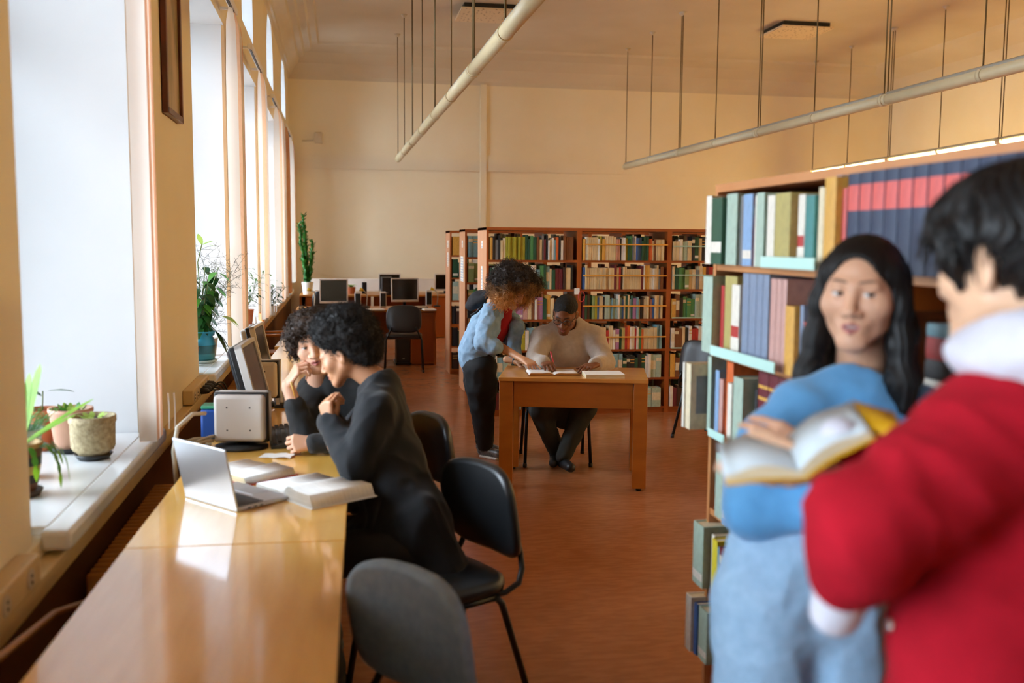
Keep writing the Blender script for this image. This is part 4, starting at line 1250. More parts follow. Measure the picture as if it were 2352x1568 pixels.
g = MB(); g.leaf((0, 0, z_), (.4, .3, 1), .07, .02, GR['mid']); g.leaf((0, 0, z_), (-.4, .3, 1), .07, .02, GR['dark']); g.build('leaves', t)
twiggy((-.95, 10.35, SZ), [(.07, 0), (.09, .14), (.095, .15)], TERRA, 'leafy branching plant on the third sill, seen between the blinds', .50, 8, True, 'potted_shrub', seed=9)
twiggy((-.76, 11.55, .802), [(.05, 0), (.065, .10), (.068, .11)], M['white'], 'small plant with a long leaning branch at the far end of the third sill', .35, 4, True, 'potted_trailer', seed=12)
# tall plant against the far wall, in a white pot on the rear desk
t, z_ = pot(((-0.516,17.050,0.696)[0], 17.05, .751), [(.075, 0), (.09, .13), (.10, .20), (.102, .21)], M['white'], 'potted_euphorbia', 'tall column-like green plant in a white pot by the far wall', group=None)
g = MB(); lv = MB()
r5 = random.Random(21)
for (bx, by, hh, x1) in ((0, 0, 1.15, -.06), (-.03, .01, 1.0, -.10), (.035, -.01, .70, .05), (.01, .03, .5, .08), (-.02, -.03, .45, -.04), (0, .02, .86, -.03)):
    N = 14
    pts = [Vector((bx + x1 * (q / N) + .012 * math.sin(q * 1.4 + bx * 80), by, z_ + hh * q / N)) for q in range(N + 1)]
    g.tube(pts, [.020 + .006 * math.sin(q * 2.2) for q in range(N)] + [.008], GR['cactus'], 8)
    for q in range(int(hh * 170)):
        u = r5.random() ** .9; i_ = min(int(u * N), N - 1); p = pts[i_].lerp(pts[i_ + 1], u * N - i_)
        a = r5.uniform(0, 2 * PI)
        lv.leaf(p, (math.cos(a) * .75, math.sin(a) * .75, r5.uniform(.4, 1.3)), r5.uniform(.06, .115), .018, GR['cactus' if r5.random() < .6 else 'mid'], droop=.15)
g.build('stems', t); lv.build('leaves', t)
t, z_ = pot(((0.221,17.100,0.691)[0], 17.1, .751), [(.06, 0), (.075, .11), (.078, .12)], TERRA, 'potted_spider_plant', 'terracotta pot with arching pale leaves behind the left silver monitor', group=None)
g = MB()
for k in range(22):
    a = k * 2.4
    d_ = Vector((math.cos(a), math.sin(a), 1.4)).normalized(); L_ = r5.uniform(.14, .24)
    pts = [Vector((0, 0, z_)) + d_ * L_ * q - Vector((0, 0, .13 * q * q)) for q in (0, .3, .6, .85, 1)]
    g.blade(pts, [.006, .009, .009, .006, .001], GR['mid' if k % 2 else 'pale'])
g.build('leaves', t)

# cables and bag behind the first monitor
t = empty('cable_bundle', (-.60, 4.28, .752), 0, 'tangle of tan and grey leads on the desk behind the grey monitor back', 'cables')
g = MB()
r6 = random.Random(2)
for k in range(5):
    pts = [(.06 * math.cos(q * .8 + k) * (.6 + .1 * k), .09 * math.sin(q * .8 + k * 1.3), .008 + .012 * k + .008 * math.sin(q * 1.7 + k)) for q in range(15)]
    g.tube(pts, .0045, M['cablew'], 6)
g.build('coil', t)
g = MB(); g.tube([(-.05, -.25, -.1), (-.06, -.24, .06), (-.05, -.2, .15), (.0, -.12, .19), (.04, -.05, .18)], .009, mat('pale_thick_lead', 'cfc6b4', .5), 8)
tag(g.build('monitor_lead', None, (-.60, 4.28, .752)), 'pale thick lead rising behind the laptop beside the blue box', 'cable')
t = empty('blue_adapter', (-.58, 4.62, .752), 0, 'blue plastic box with a green lid between the wall and the grey monitor back', 'box')
g = MB(); g.box((0, 0, .07), (.09, .12, .14), mat('blue_plastic', '1f4fa0', .45), .012); g.build('body', t)
g = MB(); g.box((0, 0, .148), (.085, .11, .014), mat('green_plastic', '3fa07c', .45), .004); g.build('lid', t)

# ================================================================ people: bodies and clothes as smooth blended volumes
A3 = lambda v: np.array(v, float)
def unit(v):
    v = A3(v); return v / np.linalg.norm(v)
class Vol:
    def __init__(s, lo, hi, h):
        s.lo = A3(lo); s.h = h
        n = np.ceil((A3(hi) - s.lo) / h).astype(int) + 1
        s.ax = [s.lo[i] + h * np.arange(n[i]) for i in range(3)]
        s.F = np.full(tuple(n), 1.0, np.float32)
    def _sl(s, lo, hi):
        r = []
        for i in range(3):
            a = max(int((lo[i] - s.lo[i]) / s.h), 0); b = min(int((hi[i] - s.lo[i]) / s.h) + 2, s.F.shape[i])
            r.append(slice(a, max(b, a)))
        return tuple(r)
    def _pts(s, sl):
        return s.ax[0][sl[0]][:, None, None], s.ax[1][sl[1]][None, :, None], s.ax[2][sl[2]][None, None, :]
    def _mix(s, sl, d, k, cut):
        f = s.F[sl]
        if f.size == 0: return
        if cut:
            d = -d
            h = np.maximum(k - np.abs(f - d), 0) / max(k, 1e-6)
            f[...] = np.maximum(f, d) + h * h * k * .25
        else:
            h = np.maximum(k - np.abs(f - d), 0) / max(k, 1e-6)
            f[...] = np.minimum(f, d) - h * h * k * .25
    def cone(s, a, b, ra, rb, k=.02, flat=None, cut=False):
        a, b = A3(a), A3(b); m = max(ra, rb) + k + 3 * s.h
        sl = s._sl(np.minimum(a, b) - m, np.maximum(a, b) + m)
        X, Y, Z = s._pts(sl)
        q = [X - a[0], Y - a[1], Z - a[2]]; ab = b - a
        sc = 1
        if flat is not None:
            n = unit(flat[0]); sc = flat[1]
            c = (q[0] * n[0] + q[1] * n[1] + q[2] * n[2]) * (1 / sc - 1)
            q = [q[i] + n[i] * c for i in range(3)]
            ab = ab + n * (ab @ n) * (1 / sc - 1)
        L = max(ab @ ab, 1e-9)
        t = np.clip((q[0] * ab[0] + q[1] * ab[1] + q[2] * ab[2]) / L, 0, 1)
        d = np.sqrt((q[0] - t * ab[0]) ** 2 + (q[1] - t * ab[1]) ** 2 + (q[2] - t * ab[2]) ** 2) - (ra + (rb - ra) * t)
        s._mix(sl, d * (1 if sc == 1 else (sc + 1) / 2), k, cut)
        return s
    def chain(s, pts, rs, k=.02, flat=None):
        for i in range(len(pts) - 1): s.cone(pts[i], pts[i + 1], rs[i], rs[i + 1], k, flat)
        return s
    def ell(s, c, r, k=.02, R=None, cut=False):
        c, r = A3(c), A3(r); m = r.max() + k + 3 * s.h
        sl = s._sl(c - m, c + m)
        X, Y, Z = s._pts(sl)
        q = [X - c[0], Y - c[1], Z - c[2]]
        if R is not None:
            q = [q[0] * R[0, i] + q[1] * R[1, i] + q[2] * R[2, i] for i in range(3)]
        k0 = np.sqrt((q[0] / r[0]) ** 2 + (q[1] / r[1]) ** 2 + (q[2] / r[2]) ** 2)
        k1 = np.sqrt((q[0] / r[0] ** 2) ** 2 + (q[1] / r[1] ** 2) ** 2 + (q[2] / r[2] ** 2) ** 2) + 1e-6
        s._mix(sl, k0 * (k0 - 1) / k1, k, cut)
        return s
    def half(s, p, n, k=.004):
        """cut away everything on the side n points to"""
        sl = (slice(None),) * 3
        X, Y, Z = s._pts(sl); n = unit(n)
        d = -((X - p[0]) * n[0] + (Y - p[1]) * n[1] + (Z - p[2]) * n[2])
        s._mix(sl, d.astype(np.float32) + np.zeros_like(s.F), k, True)
        return s
    def mesh(s):
        F = s.F
        F[0] = F[-1] = 1; F[:, 0] = F[:, -1] = 1; F[:, :, 0] = F[:, :, -1] = 1
        ins = F < 0
        nx, ny, nz = F.shape
        cnt = np.zeros((nx - 1, ny - 1, nz - 1), np.int8)
        for i in (0, 1):
            for j in (0, 1):
                for k in (0, 1):
                    cnt += ins[i:nx - 1 + i, j:ny - 1 + j, k:nz - 1 + k]
        act = (cnt > 0) & (cnt < 8)
        idx = np.full(act.shape, -1, np.int64)
        c = np.argwhere(act)
        idx[act] = np.arange(len(c))
        acc = np.zeros((len(c), 3)); num = np.zeros(len(c))
        cor = [(i, j, k) for i in (0, 1) for j in (0, 1) for k in (0, 1)]
        for a in cor:
            for ax in range(3):
                if a[ax]: continue
                b = list(a); b[ax] = 1
                fa = F[c[:, 0] + a[0], c[:, 1] + a[1], c[:, 2] + a[2]]; fb = F[c[:, 0] + b[0], c[:, 1] + b[1], c[:, 2] + b[2]]
                w = (fa < 0) != (fb < 0)
                t = np.where(w, fa / np.where(w, fa - fb, 1), 0)
                p = np.array(a, float)[None, :] + np.zeros((len(c), 3)); p[:, ax] += t
                acc[w] += p[w]; num[w] += 1
        V = s.lo + s.h * (c + acc / num[:, None])
        Q = []
        for ax in range(3):
            o1, o2 = (ax + 1) % 3, (ax + 2) % 3
            sa = [slice(None)] * 3; sb = [slice(None)] * 3
            sa[ax] = slice(0, -1); sb[ax] = slice(1, None)
            e = ins[tuple(sa)] != ins[tuple(sb)]
            p = np.argwhere(e)
            p = p[(p[:, o1] > 0) & (p[:, o2] > 0)]
            p = p[(p[:, o1] < F.shape[o1] - 1) & (p[:, o2] < F.shape[o2] - 1)]
            def at(d1, d2):
                q = p.copy(); q[:, o1] -= d1; q[:, o2] -= d2
                return idx[q[:, 0], q[:, 1], q[:, 2]]
            quad = np.stack([at(1, 1), at(0, 1), at(0, 0), at(1, 0)], 1)
            fl = ~ins[p[:, 0], p[:, 1], p[:, 2]]
            quad[fl] = quad[fl][:, ::-1]
            Q.append(quad)
        return V, np.concatenate(Q)
def normals(V, Q):
    n = np.cross(V[Q[:, 2]] - V[Q[:, 0]], V[Q[:, 3]] - V[Q[:, 1]])
    N = np.zeros_like(V)
    for i in range(4): np.add.at(N, Q[:, i], n)
    return N / (np.linalg.norm(N, axis=1, keepdims=True) + 1e-9)
def smooth(V, Q, it=2, f=.5):
    for _ in range(it):
        A = np.zeros_like(V); c = np.zeros(len(V))
        for i in range(4):
            for j in (1, 3):
                np.add.at(A, Q[:, i], V[Q[:, (i + j) % 4]]); np.add.at(c, Q[:, i], 1)
        V = V + f * (A / c[:, None] - V)
    return V
def nz_(P, sc, seed=0.0, st=(1, 1, 1)):
    return np.array([noise.noise(Vector((p[0] * sc * st[0] + seed, p[1] * sc * st[1] + seed * 1.7, p[2] * sc * st[2] - seed))) for p in P])
def folds(V, Q, amp, sc, seed, st=(1, 1, 1), R=None):
    """soft ridged creases pushed along the normals"""
    N = normals(V, Q)
    P = V if R is None else V @ R
    a = nz_(P, sc, seed, st); b = nz_(P, sc * 2.1, seed + 7, st)
    r = (1 - np.abs(a) * 2.2) + .4 * (1 - np.abs(b) * 2.2)
    return V + N * (amp * (r - .6))[:, None]
def to_mesh(name, V, Q, m, parent=None, col=None, sm=True):
    me = bpy.data.meshes.new(name)
    me.vertices.add(len(V)); me.vertices.foreach_set('co', V.astype(np.float32).ravel())
    me.loops.add(Q.size); me.loops.foreach_set('vertex_index', Q.astype(np.int32).ravel())
    me.polygons.add(len(Q))
    me.polygons.foreach_set('loop_start', np.arange(0, Q.size, Q.shape[1], dtype=np.int32))
    me.polygons.foreach_set('use_smooth', np.ones(len(Q), bool))
    me.update(calc_edges=True)
    me.validate()
    if col is not None:
        at = me.color_attributes.new('Col', 'FLOAT_COLOR', 'POINT')
        c4 = np.ones((len(V), 4), np.float32); c4[:, :3] = col
        at.data.foreach_set('color', c4.ravel())
    me.materials.append(m)
    return link(name, me, parent)
def joinm(parts):
    Vs, Qs, Cs, o = [], [], [], 0
    for V, Q, c in parts:
        Vs.append(V); Qs.append(Q + o); o += len(V)
        Cs.append(np.broadcast_to(np.array(c, float), (len(V), 3)) if np.ndim(c) == 1 else c)
    return np.concatenate(Vs), np.concatenate(Qs), np.concatenate(Cs)

def frame_fu(f, u):
    y = unit(f); z = A3(u) - y * (A3(u) @ y); z = unit(z); x = np.cross(y, z)
    return np.stack([x, y, z], 1)

def head(pos, f, u, s, skin, h=.003, lips=None, brow=(.02, .014, .01), gaze=(0, 0), lid=0.0, mouth=0.0, iris=(.03, .015, .008), neck=(0, -.055, -.19), wide=1.0, nose=1.0, ears=True, lipfull=1.0, teeth=False, lipw=.0235, browt=.0034):
    v = Vol((-.115, -.15, -.22), (.115, .15, .17), h)
    v.ell((0, -.012, .045), (.074, .094, .078), .01)
    v.ell((0, -.05, .03), (.066, .06, .07), .03)
    v.ell((0, .026, -.012), (.063 * wide, .063, .080), .03)
    for q in (-1, 1):
        v.cone((q * .05 * wide, -.006, -.045), (q * .016, .066, -.098), .021, .017, .03)
        v.ell((q * .041 * wide, .056, -.02), (.024, .022, .022), .03)
        v.cone((q * .04, .074, .027), (q * .010, .083, .024), .010, .009, .02)
    v.ell((0, .072, -.098), (.022, .018, .018), .025)
    for q in (-1, 1):
        v.ell((q * .033, .097, .008), (.021, .015, .012), .014, cut=True)
    v.ell((0, .073, -.062), (.030, .021, .021), .02)
    v.cone((0, .083, .018), (0, .105, -.028), .0085, .0115 * nose, .012)
    v.ell((0, .106, -.031), (.0125 * nose, .0115, .0105), .006)
    for q in (-1, 1): v.ell((q * .0145 * nose, .093, -.035), (.0095 * nose, .011, .0085), .007)
    for q in (-1, 1):
        v.ell((q * .032, .0735, .007), (.0135, .0135, .0135), .001)
        v.ell((q * .032, .0735, .0165 - lid), (.0175, .0150, .0068), .003)
        v.ell((q * .032, .0720, -.0025), (.0160, .0140, .0052), .003)
    for q in (-1, 1):
        v.cone((0, .0945, -.0560), (q * .021, .082, -.0612), .0054 * lipfull, .003, .003)
        v.cone((0, .0935, -.0695 - mouth), (q * .019, .082, -.0640 - mouth * .5), .0066 * lipfull, .003, .003)
    v.ell((0, .098, -.0628 - mouth * .5), (.018, .016, .0014 + mouth * .55), .002, cut=True)
    if ears:
        for q in (-1, 1):
            R = np.array(Matrix.Rotation(q * .35, 3, 'Z') @ Matrix.Rotation(-.15, 3, 'X'))
            v.ell((q * .079, -.014, -.004), (.0085, .021, .033), .006, R)
            v.ell((q * .088, -.008, -.001), (.007, .011, .019), .004, R, cut=True)
    v.cone((0, -.025, -.05), neck, .052, .058, .03)
    V, Q = v.mesh()
    V = smooth(V, Q, 1, .35)
    x, y, z = V[:, 0], V[:, 1], V[:, 2]
    C = np.tile(np.array(skin, float), (len(V), 1))
    sk = np.array(skin, float)
    lp = np.array(lips if lips is not None else sk * np.array([.95, .62, .60]))
    fr = y > .058
    xl = np.abs(x)
    def blend(w, c):
        w = np.clip(w, 0, 1)[:, None]; C[:] = C * (1 - w) + np.array(c, float) * w
    uu = np.clip(xl / lipw, 0, 1.3); zc = -.0625 - mouth * .5 + .0012 * (uu > .8)
    top = .0100 * lipfull ** .5 * (1 - uu ** 2.2) - .0012 * np.exp(-(x / .004) ** 2); bot = (.0120 + mouth * .5) * lipfull ** .5 * (1 - uu ** 2)
    dl = np.where(z > zc, top - (z - zc), bot - (zc - z))
    blend((dl / .0022 + .5) * fr, lp)
    inn = (y > .06) & (y < .088) & (xl < .017) & (np.abs(z + .0628 + mouth * .5) < .0012 + mouth * .5)
    C[inn] = (.10, .03, .03) if not teeth else (.55, .47, .44)
    zb = .0315 + .004 * np.sin(np.clip((xl - .012) / .042, 0, 1) * 2.4)
    bw = browt * np.clip((xl - .009) / .006, 0, 1) * np.clip((.056 - xl) / .018, 0, 1)
    blend(((bw - np.abs(z - zb)) / .0022 + .5) * fr * (bw > .0008) * .85, brow)
    for q in (-1, 1):
        dx = x - q * .032; dz = z - .007
        ball = np.sqrt(dx ** 2 + (y - .0735) ** 2 + dz ** 2) < .0146
        op = ball & (y > .074) & (np.abs(dx) < .0140) & (z < .0118 - lid - .0045 * (dx / .014) ** 2) & (z > .0018 + .003 * (dx / .014) ** 2)
        C[op] = (.62, .60, .57)
        di = np.hypot(dx - gaze[0], dz - gaze[1])
        C[op & (di < .0064)] = iris
        C[op & (di < .0030)] = (.005, .005, .005)
        lash = ball & (y > .072) & (np.abs(dx) < .0155) & (np.abs(z - (.0128 - lid - .0045 * (dx / .014) ** 2)) < .0014)
        C[lash] = sk * .25
    nost = (np.hypot(xl - .0085, (y - .098) * .7) < .0042) & (z < -.038) & (z > -.046)
    C[nost] = sk * .3
    R = frame_fu(f, u)
    return (V * s) @ R.T + A3(pos), Q, C, R

def hand(pos, d, dors, side, s=1.0, curls=None, thumb=None, skin=(.5, .3, .2), fore=.10, rf=(.027, .036), h=.0026, spread=.06, nail=True):
    """side +1 left hand, -1 right hand; y along the fingers, z out of the back of the hand"""
    curls = curls or [(20, 25, 15)] * 4
    v = Vol((-.085, -fore - .05, -.12), (.085, .20, .065), h)
    bx = [.030, .010, -.011, -.030]; by = [.088, .092, .088, .079]
    Ls = [(.041, .025, .020), (.045, .029, .021), (.042, .027, .021), (.033, .020, .019)]
    rr = [(.0092, .0080, .0066), (.0094, .0082, .0067), (.0090, .0078, .0064), (.0080, .0070, .0057)]
    tips = []
    for i in range(4):
        x = bx[i] * side
        v.cone((x * .45, .004, 0), (x, by[i], .002), .0155, .0115, .014, ((0, 0, 1), .82))
        p = np.array((x, by[i], .001)); a = 0
        sp = x * spread / .03
        for j in range(3):
            a += math.radians(curls[i][j])
            dd = unit((sp * .5, math.cos(a), -math.sin(a)))
            q = p + dd * Ls[i][j]
            v.cone(p, q, rr[i][j], rr[i][j] * .9 if j < 2 else rr[i][2] * .8, .0035)
            if j == 2: tips.append((p, q, dd))
            p = q
    th = thumb or [(.55, .72, -.35), (.35, .9, -.3), (.15, .95, -.25)]
    p = np.array((.018 * side, .018, -.004)); r0 = [.0165, .0115, .0098, .0076]
    for j, (L_, dd) in enumerate(zip((.046, .034, .027), th)):
        dd = unit((dd[0] * side, dd[1], dd[2])); q = p + dd * L_
        v.cone(p, q, r0[j], r0[j + 1], .008 if j == 0 else .004); p = q
    v.cone((0, .01, 0), (0, -fore, 0), rf[0], rf[1], .015, ((0, 0, 1), .78))
    V, Q = v.mesh(); V = smooth(V, Q, 1, .3)
    C = np.tile(np.array(skin, float), (len(V), 1))
    for (a, b, dd) in tips:
        nn = np.cross(dd, (1, 0, 0)); nn = nn if nn[2] > 0 or abs(nn[2]) < .3 else -nn
        w = V - (b + dd * .001)
        t = w @ dd; e = w @ nn
        C[(t > -.008) & (t < .006) & (e > .0030) & (np.linalg.norm(w, axis=1) < .0095)] = np.minimum(np.array(skin) * 1.25 + .03, 1)
    R = frame_fu(d, dors)
    return (V * s) @ R.T + A3(pos), Q, C

def skinmat(name, c):
    m = mat(name, c, .48, attr=True)
    b = m.node_tree.nodes['Principled BSDF']
    b.inputs['Subsurface Weight'].default_value = .08
    b.inputs['Subsurface Radius'].default_value = (.01, .004, .002)
    b.inputs['Subsurface Scale'].default_value = .6
    return m
SKIN = skinmat('skin', 'ffffff')
def curls(V, N, n, m, name, parent, length=.035, r=.0012, loops=1.4, rad=.006, seed=1, out=.7, cols=None, down=0.0, sides=3, steps=8):
    """little coiled locks rooted on a hair volume, all in one mesh"""
    rg = np.random.default_rng(seed)
    ids = rg.integers(0, len(V), n)
    Vs = []; Fs = []; Cs = []
    o = 0
    for q in ids:
        p = V[q] - N[q] * .006
        d = unit(N[q] * out + rg.normal(0, .45, 3) - np.array((0, 0, down)))
        a = unit(np.cross(d, rg.normal(0, 1, 3))); b = np.cross(d, a)
        L = length * rg.uniform(.5, 1.25); ph = rg.uniform(0, 6.3)
        pts = []
        for k in range(steps):
            t = k / (steps - 1); w = ph + t * loops * 6.283
            pts.append(p + d * L * t + (a * math.cos(w) + b * math.sin(w)) * rad * min(1, t * 3) - np.array((0, 0, down * L * t * t)))
        for k in range(steps):
            tg = unit(pts[min(k + 1, steps - 1)] - pts[max(k - 1, 0)])
            e1 = unit(np.cross(tg, (0.31, 0.5, 0.8))); e2 = np.cross(tg, e1)
            for j in range(sides):
                w = 6.283 * j / sides
                Vs.append(pts[k] + (e1 * math.cos(w) + e2 * math.sin(w)) * r * (1 - .6 * k / steps))
        for k in range(steps - 1):
            for j in range(sides):
                Fs.append((o + k * sides + j, o + k * sides + (j + 1) % sides, o + (k + 1) * sides + (j + 1) % sides, o + (k + 1) * sides + j))
        if cols is not None: Cs += [cols[q]] * (sides * steps)
        o += sides * steps
    return np.array(Vs), np.array(Fs), (np.array(Cs) if cols is not None else None)

def shoe_pair(L, m, parent, r=.042, h=.007):
    for heel, toe in L:
        a, b = np.minimum(A3(heel), A3(toe)), np.maximum(A3(heel), A3(toe))
        v = Vol((a[0] - .09, a[1] - .09, -.02), (b[0] + .09, b[1] + .09, .19), h)
        shoe(v, heel, toe, r); v.half((0, 0, 0), (0, 0, -1))
        V, Q = v.mesh(); to_mesh('shoe', V, Q, m, parent)
def shoe(v, heel, toe, r=.042):
    heel, toe = A3(heel), A3(toe)
    v.cone(heel, toe, r, r * .82, .02)
    v.cone(heel + A3((0, 0, .01)), heel + A3((0, 0, .07)), r * .9, r * .85, .03)
DEN = mat('light_blue_denim', 'a6cae8', .85, c2='97bddd', scale=40, bump=.3, bscale=500, bdist=.002)

# ---------------------------------------------------------------- woman in blue sweatshirt
SK1 = lin('cf9f80')
P1 = A3((1.090, 1.900, 1.555))
hd = head(P1, (-.66, -.75, -.02), (.03, 0, 1), .95, SK1, .0024, lips=lin('b26a66'), gaze=(-.0045, 0), mouth=.004, teeth=True, lipw=.021, browt=.0026, iris=lin('2b1a12'), wide=1.14, nose=.98)
R1 = hd[3]
sw = Vol((.70, 1.58, 1.00), (1.36, 2.05, 1.47), .007)
N1 = ((0.05, 1, 0), .66)
sw.chain([(1.075, 1.905, 1.295), (1.07, 1.90, 1.215), (1.02, 1.88, 1.13), (.985, 1.86, 1.075)], [.110, .160, .155, .15], .05, N1)
sw.chain([(1.08, 1.91, 1.305), (1.08, 1.905, 1.285)], [.070, .10], .04)
sw.chain([(.96, 1.885, 1.305), (1.078, 1.905, 1.298), (1.215, 1.885, 1.300)], [.058, .070, .058], .05)
RS, RE, RW = (.948, 1.88, 1.305), (.838, 1.83, 1.125), (1.03, 1.70, 1.165)
LS, LE, LW = (1.218, 1.875, 1.30), (1.235, 1.79, 1.10), (0.883,1.680,1.261)
sw.chain([RS, (.875, 1.85, 1.24), RE], [.066, .070, .068], .03)
sw.chain([RE, (.94, 1.76, 1.15), RW], [.066, .058, .042], .02)
sw.chain([LS, (1.24, 1.84, 1.22), LE], [.066, .064, .060], .03)
sw.chain([LE, (1.10, 1.74, 1.18), LW], [.060, .054, .037], .02)
sw.cone(A3(P1) + R1 @ A3((0, -.045, -.15)), A3(P1) + R1 @ A3((0, -.02, -.02)), .057, .060, .012, cut=True)
V, Q = sw.mesh(); V = smooth(V, Q, 2)
V = folds(V, Q, .0055, 9, 3.1, (1, 1, .55))
bd = Vol((.75, 1.60, -.02), (1.36, 2.05, 1.46), .010)
bd.chain([(1.08, 1.91, 1.36), (1.07, 1.90, 1.25), (.98, 1.86, 1.08), (.95, 1.85, .95)], [.05, .12, .12, .13], .04, N1)
for a, b, c in ((RS, RE, RW), (LS, LE, LW)): bd.chain([a, b, c], [.045, .04, .03], .02)
for hx, kx, fx in ((.865, .855, .865), (1.03, 1.02, 1.03)):
    bd.chain([(hx, 1.85, .95), (kx, 1.80, .50), (fx, 1.86, .10)], [.085, .055, .04], .03)
    bd.cone((fx, 1.86, .05), (fx - .01, 1.72, .035), .035, .03, .02)
hl = hand(LW, (-.82, .16, .38), (-.25, -.85, .35), 1, .92, [(30, 34, 20), (28, 34, 20), (30, 36, 20), (34, 38, 22)], [(.35, .85, -.5), (.15, .9, -.4), (.05, .95, -.3)], SK1, fore=.05, spread=.012)
hr = hand(RW, (.95, -.15, .25), (.2, -.9, .3), -1, .94, [(35, 40, 25)] * 4, None, SK1, fore=.05)
Vb, Qb = bd.mesh()
Vp, Qp, Cp = joinm([hd[:3], (Vb, Qb, SK1), hl, hr])
w1 = to_mesh('person', Vp, Qp, SKIN, None, Cp)
tag(w1, 'person with long black hair in blue sweatshirt and light jeans, arms crossed', 'person')
to_mesh('sweatshirt', V, Q, mat('blue_sweatshirt', '5fa6dc', .85, c2='559cd2', scale=30, bump=.25, bscale=350, bdist=.002, sheen=.3), w1)
jn = Vol((.72, 1.62, .06), (1.22, 2.05, 1.14), .009)
jn.chain([(.985, 1.86, 1.10), (.965, 1.855, 1.03), (.945, 1.85, .93)], [.145, .158, .172], .03, N1)
for hx, kx, fx in ((.865, .850, .865), (1.03, 1.025, 1.035)):
    jn.chain([(hx, 1.845, .93), (kx, 1.80, .52), (fx, 1.86, .09)], [.108, .085, .075], .025)
V, Q = jn.mesh(); V = smooth(V, Q, 1); V = folds(V, Q, .005, 11, 8.2)
jo = to_mesh('jeans', V, Q, DEN, w1)
g = MB()
g.tube([(.985 + .148 * math.cos(a), 1.862 + .102 * math.sin(a), 1.085) for a in [k / 32 * 2 * PI for k in range(33)]], .014, DEN, 8); g.build('waistband', jo)
shoe_pair([((fx, 1.88, .045), (fx - .015, 1.71, .04)) for fx in (.865, 1.035)], mat('white_sneaker', 'e4e1da', .6), w1)
def hairvol(pos, R, s, lo, hi, h, build):
    v = Vol(lo, hi, h); build(v); V, Q = v.mesh(); V = smooth(V, Q, 1)
    return V, Q, (lambda X: (X * s) @ R.T + A3(pos))
def hb(v):
    v.ell((0, -.015, .050), (.083, .104, .085), .01)
    v.ell((0, -.045, .02), (.083, .080, .09), .03)
    for q in (-1, 1):
        v.chain([(q * .070, .020, .05), (q * .084, .012, -.02), (q * .090, .010, -.10), (q * .100, .022, -.185), (q * .112, .030, -.235)], [.022, .022, .026, .030, .022], .03)
        v.chain([(q * .055, -.06, .03), (q * .075, -.06, -.08), (q * .09, -.05, -.20), (q * .095, -.045, -.25)], [.035, .036, .036, .022], .03)
    v.chain([(0, -.08, .03), (0, -.10, -.08), (0, -.10, -.24)], [.05, .045, .04], .03)
    v.ell((0, .075, -.015), (.0585, .060, .098), .008, cut=True)
    v.ell((0, .105, .03), (.045, .05, .062), .01, cut=True)
V, Q, tf = hairvol(P1, R1, .95, (-.16, -.17, -.29), (.16, .09, .16), .0036, hb)
N_ = normals(V, Q); ang = np.arctan2(V[:, 0], V[:, 1] + .02)
V = V + N_ * (.0012 * np.sin(ang * 61 + 1.2 * np.sin(V[:, 2] * 14)) + .0010 * np.sin(ang * 97 + V[:, 2] * 8))[:, None]
BLK = mat('black_straight_hair', '080707', .5, c2='100d0c', scale=60, stretch=(8, 8, .6), spec=.3)
to_mesh('hair', tf(V), Q, BLK, w1)
# earring
eb = A3(P1) + R1 @ (A3((.082, -.006, -.036)) * .95)
g = MB(); g.tube([tuple(eb + A3((.006 * math.cos(a), 0, .006 * math.sin(a) - .004))) for a in [k / 10 * 2 * PI for k in range(11)]], .0015, mat('gold_earring', 'c8963c', .3, metal=.9), 6); g.build('earring', w1)

# ---------------------------------------------------------------- man in the red jacket, seen from behind
SK2 = lin('d3a888')
P2 = A3((.940, 1.240, 1.632))
F2 = unit((-.30, .945, -.10))
hd = head(P2, F2, (0, 0, 1), 1.0, SK2, .003, lips=lin('b9746a'), iris=lin('1d130d'))
R2 = hd[3]
rt2 = A3((.95, .30, 0))
c2 = A3((.985, 1.195, 1.40))
LS = c2 - rt2 * .140 + A3((0, 0, .0)); RS = c2 + rt2 * .175 + A3((0, 0, .02))
LE = A3((.648, 1.10, 1.305)); LW = A3((0.652,1.137,1.237))
RE = A3((1.02, 1.48, 1.22)); RW = A3((0.768,1.363,1.360))
N2 = ((-.30, .95, 0), .68)
jk = Vol((.48, .93, .82), (1.32, 1.62, 1.58), .008)
jk.chain([c2 + A3((0, 0, .06)), c2 + A3((-.01, 0, -.1)), c2 + A3((-.05, -.01, -.24)), c2 + A3((-.06, -.02, -.50))], [.12, .185, .190, .235], .05, N2)
jk.chain([LS, c2 + A3((0, 0, .045)), RS], [.080, .085, .080], .05)
jk.chain([LS, (LS + LE) / 2 + A3((0, 0, -.005)), LE], [.080, .076, .074], .04)
jk.chain([LE, (LE + LW) / 2, LW], [.072, .062, .045], .03)
jk.chain([RS, RE], [.08, .075], .03); jk.chain([RE, RW], [.072, .036], .02)
jk.cone(A3(P2) + R2 @ A3((0, -.05, -.17)), A3(P2) + R2 @ A3((0, -.02, -.0)), .070, .075, .01, cut=True)
V, Q = jk.mesh(); V = smooth(V, Q, 2)
Rf = np.array(Matrix.Rotation(.7, 3, 'Y'))
V = folds(V, Q, .010, 6.0, 5.5, (.7, .7, 1.6), Rf)
bd = Vol((.50, .95, -.02), (1.32, 1.62, 1.55), .011)
bd.chain([c2 + A3((0, 0, .1)), c2 + A3((0, 0, -.1)), c2 + A3((-.03, 0, -.45))], [.06, .14, .14], .04, N2)
bd.chain([LS, LE, LW], [.05, .045, .035], .02); bd.chain([RS, RE, RW], [.05, .045, .032], .02)
hp = c2 + A3((-.03, 0, -.47))
for q in (-1, 1): bd.chain([hp + rt2 * .09 * q, hp + rt2 * .1 * q + A3((0, .02, -.44)), hp + rt2 * .11 * q + A3((0, 0, -.84))], [.09, .055, .04], .03)
